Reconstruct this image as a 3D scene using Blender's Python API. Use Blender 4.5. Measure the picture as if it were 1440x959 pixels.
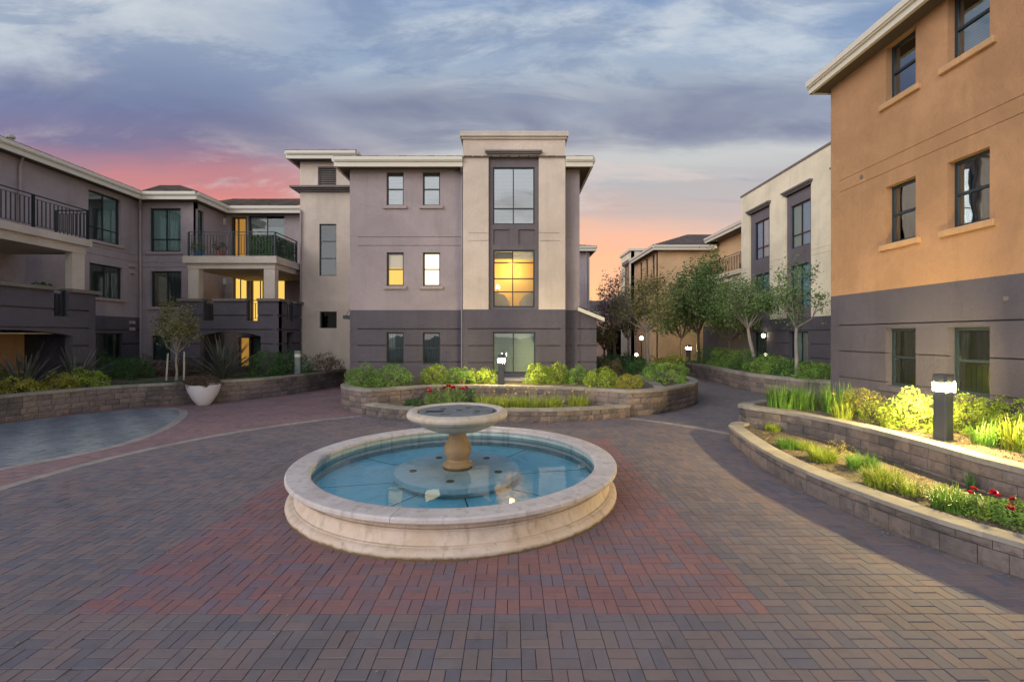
import bpy, math, random
import numpy as np
from mathutils import Vector, Matrix

for _o in list(bpy.data.objects):
    bpy.data.objects.remove(_o)
SC = bpy.context.scene
COL = SC.collection
F, CX, HY, H = 640.0, 720.0, 472.0, 2.25      # focal length, principal x, horizon y, eye height

# ------------------------------------------------------------------ camera
cam_d = bpy.data.cameras.new('camera')
cam = bpy.data.objects.new('camera', cam_d)
COL.objects.link(cam)
cam.location = (0, 0, H)
cam.rotation_euler = (math.radians(90), 0, 0)
cam_d.sensor_width = 36.0
cam_d.lens = F / 1440.0 * 36.0
cam_d.shift_y = -(479.5 - HY) / 1440.0
cam_d.clip_start = 0.05
cam_d.clip_end = 3000
SC.camera = cam

# ------------------------------------------------------------------ sky
SUN_EL, SUN_AZ = math.radians(24), math.radians(-128)   # soft high light from behind and left
world = bpy.data.worlds.new('World')
SC.world = world
world.use_nodes = True
wn, wl = world.node_tree.nodes, world.node_tree.links
wn.clear()


class NG:
    """small node helper"""
    def __init__(s, tree):
        s.t = tree

    def n(s, kind, **kw):
        nd = s.t.nodes.new(kind)
        for k, v in kw.items():
            if k == 'ins':
                for kk, vv in v.items():
                    if hasattr(vv, 'is_output') or isinstance(vv, bpy.types.NodeSocket):
                        s.t.links.new(vv, nd.inputs[kk])
                    else:
                        nd.inputs[kk].default_value = vv
            else:
                setattr(nd, k, v)
        return nd

    def math(s, op, a, b=None, clamp=False):
        nd = s.n('ShaderNodeMath', operation=op, use_clamp=clamp)
        for i, v in enumerate((a, b)):
            if v is None:
                continue
            if isinstance(v, bpy.types.NodeSocket):
                s.t.links.new(v, nd.inputs[i])
            else:
                nd.inputs[i].default_value = v
        return nd.outputs[0]

    def ramp(s, fac, stops, interp='LINEAR'):
        nd = s.n('ShaderNodeValToRGB')
        cr = nd.color_ramp
        cr.interpolation = interp
        while len(cr.elements) < len(stops):
            cr.elements.new(0.5)
        for e, (p, c) in zip(cr.elements, stops):
            e.position = p
        for e, (p, c) in zip(cr.elements, stops):
            e.position = p
            e.color = (c[0], c[1], c[2], 1) if not isinstance(c, (int, float)) else (c, c, c, 1)
        s.t.links.new(fac, nd.inputs[0])
        return nd.outputs[0]

    def mix(s, fac, a, b, mode='MIX'):
        nd = s.n('ShaderNodeMix', data_type='RGBA', blend_type=mode)
        for i, v in ((0, fac), (6, a), (7, b)):
            if isinstance(v, bpy.types.NodeSocket):
                s.t.links.new(v, nd.inputs[i])
            elif isinstance(v, (int, float)):
                nd.inputs[i].default_value = v
            else:
                nd.inputs[i].default_value = (v[0], v[1], v[2], 1)
        return nd.outputs[2]

    def noise(s, vec, scale, detail=4, rough=.55, dist=0.0):
        nd = s.n('ShaderNodeTexNoise')
        nd.inputs['Scale'].default_value = scale
        nd.inputs['Detail'].default_value = detail
        nd.inputs['Roughness'].default_value = rough
        nd.inputs['Distortion'].default_value = dist
        if vec is not None:
            s.t.links.new(vec, nd.inputs['Vector'])
        return nd.outputs[0]

    def mapr(s, v, a, b, c=0.0, d=1.0, smooth=True):
        nd = s.n('ShaderNodeMapRange')
        nd.interpolation_type = 'SMOOTHSTEP' if smooth else 'LINEAR'
        nd.clamp = True if not smooth else nd.clamp
        for i, x in enumerate((a, b, c, d)):
            nd.inputs[i + 1].default_value = x
        s.t.links.new(v, nd.inputs[0])
        return nd.outputs[0]


g = NG(world.node_tree)
tc = g.n('ShaderNodeTexCoord')
sep = g.n('ShaderNodeSeparateXYZ', ins={0: tc.outputs['Generated']})
sx, sy, sz = sep.outputs
el = g.math('MAXIMUM', sz, 0.0)
# cloud-plane coordinates (direction projected on a flat cloud deck)
den = g.math('ADD', el, 0.16)
cxx = g.math('DIVIDE', sx, den)
cyy = g.math('DIVIDE', sy, den)
cv = g.n('ShaderNodeCombineXYZ', ins={0: cxx, 1: cyy, 2: 0.0}).outputs[0]
mapA = g.n('ShaderNodeMapping', ins={'Vector': cv, 'Rotation': (0, 0, math.radians(-14)), 'Scale': (0.5, 1.35, 1)}).outputs[0]
mapB = g.n('ShaderNodeMapping', ins={'Vector': cv, 'Rotation': (0, 0, math.radians(24)), 'Scale': (.7, 1.5, 1), 'Location': (3.1, 1.7, 0)}).outputs[0]
mapC = g.n('ShaderNodeMapping', ins={'Vector': cv, 'Rotation': (0, 0, math.radians(-6)), 'Scale': (.6, 1.0, 1), 'Location': (6.3, 2.2, 0)}).outputs[0]
nA = g.noise(mapA, .75, 4, .5, .3)
nB = g.noise(mapB, 1.7, 8, .62, .45)
nC = g.noise(mapA, 3.1, 8, .66, .5)
nD = g.noise(mapC, 1.0, 5, .55, .4)
mapE = g.n('ShaderNodeMapping', ins={'Vector': cv, 'Rotation': (0, 0, math.radians(4)), 'Scale': (.45, 1.8, 1), 'Location': (1.3, 9.2, 0)}).outputs[0]
nE = g.noise(mapE, 1.3, 7, .6, .6)
# cloud streets run across the view: w is the angle above the horizon measured about the x axis
w0 = g.math('DIVIDE', el, g.math('SQRT', g.math('ADD', g.math('ADD', g.math('MULTIPLY', sz, sz), g.math('MULTIPLY', sy, sy)), .02)))
wel = g.math('ADD', w0, g.math('MULTIPLY', g.math('SUBTRACT', nA, .5), .20))
wel = g.math('ADD', wel, g.math('MULTIPLY', g.math('SUBTRACT', nC, .5), .055))
sunset = g.ramp(wel, [(0.0, (1.0, .52, .17)), (.11, (1.02, .47, .18)), (.17, (.92, .42, .22)), (.225, (.72, .42, .29)), (.26, (.50, .38, .33)),
                      (.30, (.42, .39, .38)), (.36, (.53, .53, .50)), (.46, (.40, .44, .48)), (.54, (.25, .33, .46)), (.62, (.15, .24, .43)), (1.0, (.11, .18, .36))])
redside = g.ramp(wel, [(0.0, (.85, .32, .18)), (.23, (.80, .26, .17)), (.29, (.60, .19, .16)), (.35, (.42, .17, .19)),
                       (.40, (.19, .14, .24)), (.46, (.14, .155, .29)), (.54, (.36, .40, .47)), (.63, (.42, .47, .53)), (.72, (.20, .29, .42)), (1.0, (.12, .19, .34))])
left = g.mapr(g.math('ADD', sx, g.math('MULTIPLY', g.math('SUBTRACT', nA, .5), .6)), -.12, -.52)
base = g.mix(left, sunset, redside)
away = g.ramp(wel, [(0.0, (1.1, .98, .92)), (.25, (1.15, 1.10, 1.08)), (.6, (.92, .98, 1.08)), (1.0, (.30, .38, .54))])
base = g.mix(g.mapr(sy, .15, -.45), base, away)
# cream-pink streaks in the low sky
str_ = g.math('MULTIPLY', g.mapr(nB, .50, .66), g.math('MULTIPLY', g.mapr(w0, .18, .28), g.mapr(w0, .44, .36)))
base = g.mix(g.math('MULTIPLY', str_, .75), base, (.60, .50, .45))
# pale high wisps
wisp = g.math('MULTIPLY', g.mapr(nB, .44, .66), g.mapr(w0, .42, .52))
base = g.mix(g.math('MULTIPLY', wisp, .75), base, (.56, .60, .62))
# deeper blue-grey gaps between the wisps
gap = g.math('MULTIPLY', g.mapr(nC, .54, .40), g.mapr(w0, .38, .48))
base = g.mix(g.math('MULTIPLY', gap, .62), base, (.17, .23, .36))
# blue-violet cloud band with ragged upper edge
band = g.math('MULTIPLY', g.mapr(wel, .34, .40), g.mapr(wel, .52, .45))
dark = g.math('MULTIPLY', g.mapr(nD, .28, .50), band)
dark = g.math('MULTIPLY', dark, g.mapr(nC, .25, .55, .50, 1.0))
base = g.mix(g.math('MULTIPLY', dark, .88), base, (.13, .138, .23))
# thin dusky streaks lower down
low = g.math('MULTIPLY', g.mapr(nE, .54, .66), g.math('MULTIPLY', g.mapr(w0, .10, .20), g.mapr(w0, .40, .32)))
base = g.mix(g.math('MULTIPLY', low, .65), base, (.22, .18, .25))
sky = g.n('ShaderNodeTexSky')
sky.sky_type = 'NISHITA'
sky.sun_disc = False
sky.sun_elevation = SUN_EL
sky.sun_rotation = SUN_AZ
bg1 = g.n('ShaderNodeBackground', ins={'Color': sky.outputs[0], 'Strength': .008})
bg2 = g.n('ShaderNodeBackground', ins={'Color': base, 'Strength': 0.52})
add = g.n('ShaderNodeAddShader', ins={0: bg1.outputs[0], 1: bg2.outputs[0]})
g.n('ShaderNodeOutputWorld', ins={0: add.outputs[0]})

sun_d = bpy.data.lights.new('sun', 'SUN')
sun_d.energy = 1.0
sun_d.angle = math.radians(45)
sun_d.color = (1.0, .95, .90)
sun = bpy.data.objects.new('sun', sun_d)
COL.objects.link(sun)
_d = Vector((math.sin(SUN_AZ) * math.cos(SUN_EL), math.cos(SUN_AZ) * math.cos(SUN_EL), math.sin(SUN_EL)))
sun.rotation_euler = _d.to_track_quat('Z', 'Y').to_euler()
sun.location = (-6, -8, 12)

SC.view_settings.view_transform = 'Standard'
SC.view_settings.look = 'None'
SC.view_settings.exposure = 1.12
SC.view_settings.gamma = 1.0
SC.view_settings.use_curve_mapping = False
SC.cycles.max_bounces = 6
SC.cycles.transparent_max_bounces = 12
SC.cycles.sample_clamp_indirect = 4.0
SC.cycles.use_denoising = True


# ------------------------------------------------------------------ unprojection
def G(x, y, z=0.0):
    Y = F * (H - z) / (y - HY)
    return ((x - CX) * Y / F, Y)


def XY(x, Y):
    return (x - CX) * Y / F


def ZY(y, Y):
    return H + (HY - y) * Y / F


def YX(x, X):
    return X * F / (x - CX)


# ------------------------------------------------------------------ materials
def mat(name):
    m = bpy.data.materials.new(name)
    m.use_nodes = True
    nt = m.node_tree
    nt.nodes.clear()
    gg = NG(nt)
    out = gg.n('ShaderNodeOutputMaterial')
    b = gg.n('ShaderNodeBsdfPrincipled')
    nt.links.new(b.outputs[0], out.inputs[0])
    return m, gg, b, out


def setc(gg, b, c):
    if isinstance(c, bpy.types.NodeSocket):
        gg.t.links.new(c, b.inputs['Base Color'])
    else:
        b.inputs['Base Color'].default_value = (c[0], c[1], c[2], 1)


def objco(gg, scale=(1, 1, 1)):
    # world-space position: continuous over separate parts
    geo = gg.n('ShaderNodeNewGeometry')
    return gg.n('ShaderNodeMapping', ins={'Vector': geo.outputs['Position'], 'Scale': scale}).outputs[0]


def bump(gg, b, h, dist, strength=1.0):
    bp = gg.n('ShaderNodeBump', ins={'Height': h, 'Distance': dist, 'Strength': strength})
    gg.t.links.new(bp.outputs[0], b.inputs['Normal'])


def stucco(name, c, var=.12, bscale=55, stain=.22):
    m, gg, b, _ = mat(name)
    co = objco(gg)
    n1 = gg.noise(co, .55, 6, .62, .4)
    n2 = gg.noise(objco(gg, (2.6, 2.6, .22)), 1.3, 5, .62)
    n4 = gg.noise(objco(gg, (9, 9, .8)), 1.0, 4, .6)
    n3 = gg.noise(co, bscale, 3, .65)
    n5 = gg.noise(co, 9, 5, .65)
    lo = tuple(x * (1 - var) for x in c)
    hi = tuple(min(1, x * (1 + var)) for x in c)
    col = gg.mix(gg.mapr(n1, .32, .68), lo, hi)
    col = gg.mix(gg.math('MULTIPLY', gg.mapr(n5, .35, .75), .14), col, tuple(x * .72 for x in c))
    col = gg.mix(gg.math('MULTIPLY', gg.mapr(n2, .50, .74), stain), col, tuple(x * .60 for x in c))
    col = gg.mix(gg.math('MULTIPLY', gg.mapr(n4, .58, .78), stain * .7), col, tuple(x * .60 for x in c))
    col = gg.mix(gg.math('MULTIPLY', gg.mapr(n3, .3, .8), .26), col, tuple(x * .62 for x in c))
    setc(gg, b, col)
    b.inputs['Roughness'].default_value = .9
    b.inputs['Specular IOR Level'].default_value = .2
    bump(gg, b, gg.math('ADD', n3, gg.math('MULTIPLY', n5, 1.6)), .016, .9)
    return m


def plain(name, c, rough=.6, metal=0.0, var=.1, scale=8, spec=.4):
    m, gg, b, _ = mat(name)
    n = gg.noise(objco(gg), scale, 4, .6)
    setc(gg, b, gg.mix(n, tuple(x * (1 - var) for x in c), tuple(min(1, x * (1 + var)) for x in c)))
    b.inputs['Roughness'].default_value = rough
    b.inputs['Metallic'].default_value = metal
    b.inputs['Specular IOR Level'].default_value = spec
    return m


def leafmat(name, stops, rough=.55, trans=.25):
    """stops: list of colours picked at random per leaf"""
    m, gg, b, out = mat(name)
    geo = gg.n('ShaderNodeNewGeometry')
    n = len(stops)
    r = gg.ramp(geo.outputs['Random Per Island'], [(i / max(1, n - 1), c) for i, c in enumerate(stops)])
    co = objco(gg)
    nz = gg.noise(co, 4.5, 4, .6)
    r = gg.mix(gg.mapr(nz, .38, .60), gg.mix(.45, r, (.0, .0, .0)), r)
    setc(gg, b, r)
    b.inputs['Roughness'].default_value = rough
    b.inputs['Specular IOR Level'].default_value = .3
    tr = gg.n('ShaderNodeBsdfTranslucent', ins={'Color': r})
    mx = gg.n('ShaderNodeMixShader', ins={0: trans, 1: b.outputs[0], 2: tr.outputs[0]})
    gg.t.links.new(mx.outputs[0], out.inputs[0])
    return m


def randmat(name, stops, source='island', rough=.85, grain=90, bd=.004, stain=.35, spec=.25):
    m, gg, b, _ = mat(name)
    if source == 'island':
        f = gg.n('ShaderNodeNewGeometry').outputs['Random Per Island']
    else:
        f = gg.n('ShaderNodeObjectInfo').outputs['Random']
    n = len(stops)
    r = gg.ramp(f, [(i / n, c) for i, c in enumerate(stops)], 'CONSTANT')
    co = objco(gg)
    ng = gg.noise(co, grain, 3, .7)
    nl = gg.noise(co, 1.1, 4, .6)
    nm = gg.noise(co, 9, 4, .6)
    r = gg.mix(gg.math('MULTIPLY', gg.mapr(nl, .45, .7), stain), r, (.075, .07, .07))
    r = gg.mix(gg.math('MULTIPLY', gg.mapr(nm, .5, .75), stain * .8), r, (.06, .055, .05))
    r = gg.mix(gg.math('MULTIPLY', ng, .35), r, gg.mix(.5, r, (0, 0, 0)))
    setc(gg, b, r)
    b.inputs['Roughness'].default_value = rough
    b.inputs['Specular IOR Level'].default_value = spec
    bump(gg, b, gg.math('ADD', ng, gg.math('MULTIPLY', nm, 1.5)), bd, .9)
    return m


def emit(name, c, s):
    m, gg, b, out = mat(name)
    e = gg.n('ShaderNodeEmission', ins={'Color': (c[0], c[1], c[2], 1), 'Strength': s})
    gg.t.links.new(e.outputs[0], out.inputs[0])
    return m


def glassmat(name, tint=(.93, .97, .97), ior=1.75, rough=.015, wav=.0):
    m, gg, b, out = mat(name)
    fr = gg.n('ShaderNodeFresnel', ins={'IOR': ior})
    tr = gg.n('ShaderNodeBsdfTransparent', ins={'Color': (tint[0], tint[1], tint[2], 1)})
    gl = gg.n('ShaderNodeBsdfGlossy', ins={'Roughness': rough, 'Color': (.9, .97, 1, 1)})
    if wav:
        nz = gg.noise(objco(gg), 1.6, 2, .5)
        bp = gg.n('ShaderNodeBump', ins={'Height': nz, 'Distance': wav, 'Strength': 1.0})
        gg.t.links.new(bp.outputs[0], gl.inputs['Normal'])
        gg.t.links.new(bp.outputs[0], fr.inputs['Normal'])
    mx = gg.n('ShaderNodeMixShader', ins={0: fr.outputs[0], 1: tr.outputs[0], 2: gl.outputs[0]})
    gg.t.links.new(mx.outputs[0], out.inputs[0])
    return m


M = {}
M['mauve'] = stucco('mauve_stucco', (.365, .308, .322))
M['mauve_light'] = stucco('pale_mauve_trim', (.40, .33, .33))
M['beige'] = stucco('beige_stucco', (.62, .52, .44))
M['cream'] = stucco('cream_stucco', (.78, .69, .52))
M['orange'] = stucco('orange_stucco', (.46, .262, .140), var=.17)
M['peach'] = stucco('peach_stucco', (.66, .43, .25))
M['curtain_sky_reflection'] = plain('painted_sky_reflection', (.36, .60, .78), .7, var=.2)  # blue of the reflected sky painted into the curtain colour
M['orange_sill'] = stucco('orange_sill_stucco', (.56, .34, .18))
M['dark'] = stucco('charcoal_stucco', (.108, .098, .120), var=.12, stain=.3)
M['panel'] = stucco('grey_panel_stucco', (.155, .135, .15))
M['cornice'] = stucco('taupe_cornice', (.20, .175, .165))
M['trim'] = stucco('beige_trim', (.56, .49, .43))
M['brownwall'] = stucco('brown_wall', (.30, .17, .09))
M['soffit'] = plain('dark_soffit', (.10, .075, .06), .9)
M['fascia'] = plain('cream_gutter_paint', (.62, .58, .50), .5, var=.05)
M['frame'] = plain('dark_teal_frame', (.022, .036, .045), .4)
M['frame_bronze'] = plain('bronze_frame', (.05, .045, .045), .4)
M['rail'] = plain('dark_rail_paint', (.022, .032, .04), .4)
M['inner'] = plain('dim_room', (.035, .035, .038), .9)
M['blind'] = plain('blind_slats', (.90, .93, .96), .6, var=.03)
M['blind_green'] = plain('greenish_blind', (.58, .66, .62), .6, var=.03)
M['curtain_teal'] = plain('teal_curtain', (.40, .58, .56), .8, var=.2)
M['curtain_olive'] = plain('olive_curtain', (.36, .33, .18), .8, var=.2)
M['curtain_white'] = plain('pale_curtain', (.5, .5, .48), .8, var=.1)
M['curtain_dark'] = plain('dim_curtain', (.14, .18, .19), .8, var=.2)
M['glass'] = glassmat('window_glass', ior=2.15, wav=.002)
M['glass_sky'] = glassmat('sky_reflecting_glass', ior=3.9, wav=.002)
M['glass_dark'] = glassmat('dim_stair_glass', (.4, .4, .4), ior=1.2)
M['glass_soft'] = glassmat('side_window_glass', ior=1.65, wav=.002)
M['glass_warm'] = glassmat('lit_window_glass', (.95, .93, .88), 1.45)
M['lit'] = emit('warm_lit_room', (1.0, .62, .13), 0.55)
M['lit_white'] = emit('bright_lit_room', (1.0, .86, .55), 1.05)
M['lit_dim'] = emit('amber_lit_room', (1.0, .50, .10), 0.19)
M['lamp'] = emit('bollard_lamp', (1.0, .76, .30), 1500)
M['lamp_far'] = emit('bollard_lamp_far', (1.0, .82, .40), 130)
M['lamp_soft'] = emit('bollard_lamp_soft', (1.0, .80, .36), 420)
M['lampfar'] = emit('far_lamp', (1.0, .88, .55), 12)
M['lampoff'] = plain('frosted_lamp', (.6, .58, .52), .4)
M['tile'] = randmat('roof_tile', [(.16, .125, .11), (.13, .105, .095), (.19, .15, .13), (.11, .09, .085)], 'island', .85, 40)
M['block'] = randmat('wall_block', [(.205, .160, .148), (.170, .138, .130), (.235, .180, .158), (.150, .125, .122), (.215, .175, .165), (.25, .19, .165)],
                     'object', .95, 55, .010, .75)
M['cap'] = randmat('cap_stone', [(.30, .27, .235), (.27, .245, .215), (.33, .30, .255)], 'object', .9, 70, .005, .35)
M['mortar'] = plain('dark_joint_mortar', (.05, .042, .04), 1, var=.3)  # dark mortar of the wall cores and basin floor joints
GREY = [(0.166, 0.139, 0.149), (0.192, 0.151, 0.149), (0.145, 0.131, 0.154), (0.207, 0.159, 0.154), (0.176, 0.147, 0.158), (0.155, 0.133, 0.149), (0.184, 0.157, 0.163), (0.202, 0.149, 0.149)]
RED = [(0.242, 0.131, 0.133), (0.214, 0.125, 0.136), (0.257, 0.136, 0.128), (0.197, 0.131, 0.145), (0.226, 0.136, 0.144), (0.246, 0.125, 0.124), (0.186, 0.136, 0.160)]
REDPATH = [(0.259, 0.162, 0.163), (0.233, 0.151, 0.158), (0.273, 0.167, 0.163), (0.211, 0.151, 0.163)]
BLUE = [(0.226, 0.246, 0.260), (0.259, 0.272, 0.280), (0.194, 0.213, 0.236), (0.246, 0.259, 0.260)]
BANDC = [(0.328, 0.284, 0.259), (0.298, 0.259, 0.238), (0.348, 0.308, 0.273)]
BLUE2 = [(.180, .195, .215), (.205, .215, .230), (.165, .182, .205)]
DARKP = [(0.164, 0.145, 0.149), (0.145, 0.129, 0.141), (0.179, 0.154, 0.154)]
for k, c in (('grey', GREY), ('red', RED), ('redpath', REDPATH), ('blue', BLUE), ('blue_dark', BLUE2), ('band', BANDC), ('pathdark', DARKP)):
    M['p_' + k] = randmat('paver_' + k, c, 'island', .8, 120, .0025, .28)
    M['po_' + k] = randmat('paver_single_' + k, c, 'object', .8, 120, .0025, .28)


def make_misc():
    # joint sand
    m, gg, b, _ = mat('joint_sand')
    n = gg.noise(objco(gg), 14, 4, .6)
    setc(gg, b, gg.mix(n, (.035, .032, .03), (.07, .06, .055)))
    b.inputs['Roughness'].default_value = 1
    M['sand'] = m
    # soil with mulch
    m, gg, b, _ = mat('bed_soil')
    co = objco(gg)
    n = gg.noise(co, 22, 6, .7)
    n2 = gg.noise(co, 2.2, 4, .6)
    c = gg.mix(gg.mapr(n, .35, .68), (.04, .028, .02), (.17, .13, .085))
    c = gg.mix(gg.mapr(n2, .4, .65), c, gg.mix(.5, c, (.20, .17, .11)))
    setc(gg, b, c)
    b.inputs['Roughness'].default_value = 1
    bump(gg, b, n, .03, 1)
    M['soil'] = m
    # far ground
    m, gg, b, _ = mat('far_ground')
    n = gg.noise(objco(gg), .3, 6, .6)
    setc(gg, b, gg.mix(gg.mapr(n, .4, .6), (.10, .095, .09), (.07, .085, .05)))
    b.inputs['Roughness'].default_value = 1
    M['ground'] = m
    # cast stone of the fountain, with brown run-off stains
    def stone(name, c, c2, st, sc=(6, 6, .5)):
        m, gg, b, _ = mat(name)
        co = objco(gg)
        n = gg.noise(co, 1.7, 5, .62, .4)
        n2 = gg.noise(objco(gg, sc), 1.6, 5, .65, .3)
        n3 = gg.noise(co, 80, 3, .6)
        n4 = gg.noise(co, 6, 6, .7, .5)
        cc = gg.mix(gg.mapr(n4, .4, .62), c, tuple(x * .88 for x in c))
        cc = gg.mix(gg.math('MULTIPLY', gg.mapr(n, .45, .62), st), cc, c2)
        cc = gg.mix(gg.math('MULTIPLY', gg.mapr(n2, .5, .66), st), cc, tuple(x * .6 for x in c2))
        cc = gg.mix(gg.math('MULTIPLY', n3, .15), cc, (.1, .09, .08))
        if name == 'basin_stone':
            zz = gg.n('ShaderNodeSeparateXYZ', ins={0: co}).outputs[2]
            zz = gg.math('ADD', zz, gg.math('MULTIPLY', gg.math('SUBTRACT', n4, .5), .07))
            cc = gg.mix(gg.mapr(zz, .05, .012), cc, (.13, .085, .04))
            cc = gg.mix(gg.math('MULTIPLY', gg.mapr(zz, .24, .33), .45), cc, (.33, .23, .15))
        setc(gg, b, cc)
        b.inputs['Roughness'].default_value = .7
        b.inputs['Specular IOR Level'].default_value = .3
        bump(gg, b, gg.math('ADD', n3, n4), .006, .8)
        return m
    M['coping'] = stone('coping_stone', (.57, .51, .49), (.42, .35, .33), .45)
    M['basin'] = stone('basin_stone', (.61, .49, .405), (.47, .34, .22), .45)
    M['bowl'] = stone('bowl_stone', (.53, .46, .385), (.42, .32, .20), .3)
    M['pedestal'] = stone('stained_pedestal', (.27, .175, .09), (.22, .165, .11), .6)
    M['poolblue'] = stone('pool_floor_paint', (.40, .85, .92), (.33, .78, .88), .5, (1, 1, 1))
    M['poolwall'] = stone('pool_wall_stone', (.40, .47, .44), (.26, .36, .36), .6)
    M['plinth'] = stone('plinth_paint', (.86, .97, .95), (.78, .94, .93), .5, (1, 1, 1))
    M['lid'] = stone('bowl_lid', (.17, .19, .205), (.12, .145, .16), .7, (2, 2, 2))
    # water: clear with blue tint, sharp reflections
    m, gg, b, out = mat('pool_water')
    co = objco(gg)
    nz = gg.noise(co, 3.0, 3, .5, .3)
    bp = gg.n('ShaderNodeBump', ins={'Height': nz, 'Distance': .006, 'Strength': .5})
    fr = gg.n('ShaderNodeFresnel', ins={'IOR': 1.33})
    tr = gg.n('ShaderNodeBsdfTransparent', ins={'Color': (.88, .985, 1.0, 1)})
    gl = gg.n('ShaderNodeBsdfGlossy', ins={'Roughness': .01, 'Color': (1, 1, 1, 1)})
    gg.t.links.new(bp.outputs[0], gl.inputs['Normal'])
    gg.t.links.new(bp.outputs[0], fr.inputs['Normal'])
    mx = gg.n('ShaderNodeMixShader', ins={0: fr.outputs[0], 1: tr.outputs[0], 2: gl.outputs[0]})
    gg.t.links.new(mx.outputs[0], out.inputs[0])
    M['water'] = m


make_misc()
M['pot'] = plain('white_planter', (.72, .70, .74), .45, var=.05)
M['bollard'] = plain('bollard_paint', (.055, .06, .07), .45)
M['bollard_grey'] = plain('bollard_grey_paint', (.16, .20, .20), .45)
M['black'] = plain('black_opening', (.006, .006, .007), .8)
M['bark'] = stucco('bark', (.30, .27, .235), .3, 40)
M['bark_dark'] = stucco('dark_bark', (.12, .095, .075), .3, 40)
M['stake'] = plain('pale_stake', (.45, .42, .38), .8)
M['L_dark'] = leafmat('leaf_dark_green', [(0.035, 0.090, 0.030), (0.072, 0.171, 0.041), (0.100, 0.243, 0.059), (0.059, 0.143, 0.041)])
M['L_green'] = leafmat('leaf_green', [(0.121, 0.247, 0.045), (0.213, 0.383, 0.068), (0.304, 0.450, 0.090), (0.151, 0.293, 0.057)])
M['L_lime'] = leafmat('leaf_lime', [(0.164, 0.311, 0.033), (0.327, 0.458, 0.050), (0.491, 0.556, 0.074), (0.229, 0.360, 0.050)])
M['L_gold'] = leafmat('leaf_gold', [(0.303, 0.303, 0.045), (0.544, 0.470, 0.075), (0.424, 0.409, 0.061), (0.152, 0.228, 0.045)])
M['L_bronze'] = leafmat('leaf_bronze', [(0.146, 0.065, 0.049), (0.227, 0.114, 0.073), (0.098, 0.081, 0.049), (0.163, 0.139, 0.065)])
M['L_rose'] = leafmat('leaf_reddish', [(0.192, 0.108, 0.060), (0.120, 0.144, 0.048), (0.240, 0.144, 0.096), (0.096, 0.144, 0.036)])
M['L_tree'] = leafmat('leaf_tree', [(0.122, 0.209, 0.073), (0.195, 0.305, 0.109), (0.268, 0.365, 0.122), (0.146, 0.244, 0.086)])
M['L_treegold'] = leafmat('leaf_tree_olive', [(0.197, 0.218, 0.088), (0.284, 0.306, 0.109), (0.349, 0.284, 0.109), (0.152, 0.197, 0.066)])
M['L_blossom'] = leafmat('blossom', [(0.630, 0.495, 0.510), (0.450, 0.330, 0.375), (0.750, 0.630, 0.630), (0.150, 0.135, 0.150), (0.300, 0.150, 0.180)])
M['L_flax'] = leafmat('flax_leaf', [(0.108, 0.108, 0.098), (0.196, 0.196, 0.167), (0.069, 0.078, 0.069), (0.294, 0.274, 0.235)], .4, .1)
M['L_grass'] = leafmat('grass_blade', [(0.084, 0.196, 0.035), (0.168, 0.336, 0.056), (0.224, 0.392, 0.070), (0.070, 0.154, 0.028)], .5, .35)
M['L_grassy'] = leafmat('daylily_blade', [(0.200, 0.325, 0.037), (0.350, 0.450, 0.062), (0.450, 0.475, 0.075), (0.150, 0.250, 0.037)], .5, .35)
M['L_lawn'] = leafmat('lawn_blade', [(0.060, 0.108, 0.036), (0.108, 0.168, 0.060), (0.168, 0.204, 0.096)], .7, .2)
M['L_dry'] = leafmat('dry_litter', [(0.300, 0.230, 0.120), (0.200, 0.140, 0.070), (0.380, 0.310, 0.180), (0.140, 0.160, 0.050)], .9, .1)
M['petal_red'] = leafmat('rose_petal', [(.55, .02, .05), (.70, .04, .09), (.45, .01, .03)], .5, .2)
M['petal_yellow'] = leafmat('yellow_petal', [(.75, .50, .04), (.85, .62, .10)], .5, .2)
M['petal_cream'] = leafmat('cream_petal', [(.7, .5, .3), (.75, .62, .45)], .5, .2)


# ------------------------------------------------------------------ mesh + object helpers
def wloc(o):
    v = Vector((0, 0, 0))
    while o:
        v += o.location
        o = o.parent
    return v


def link(name, me, parent=None, kind=None, loc=None, label=None):
    o = bpy.data.objects.new(name, me)
    COL.objects.link(o)
    if parent is not None:
        o.parent = parent
    if loc is not None:
        o.location = loc
    if kind:
        o['kind'] = kind
    if label:
        o['label'] = label
    return o


def thing(name, label, cat, loc=(0, 0, 0), group=None):
    o = bpy.data.objects.new(name, None)
    COL.objects.link(o)
    o.empty_display_size = .2
    o.location = loc
    o['label'] = label
    o['category'] = cat
    if group:
        o['group'] = group
    return o


def tag(o, label, cat, group=None):
    o['label'] = label
    o['category'] = cat
    if group:
        o['group'] = group
    return o


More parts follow.
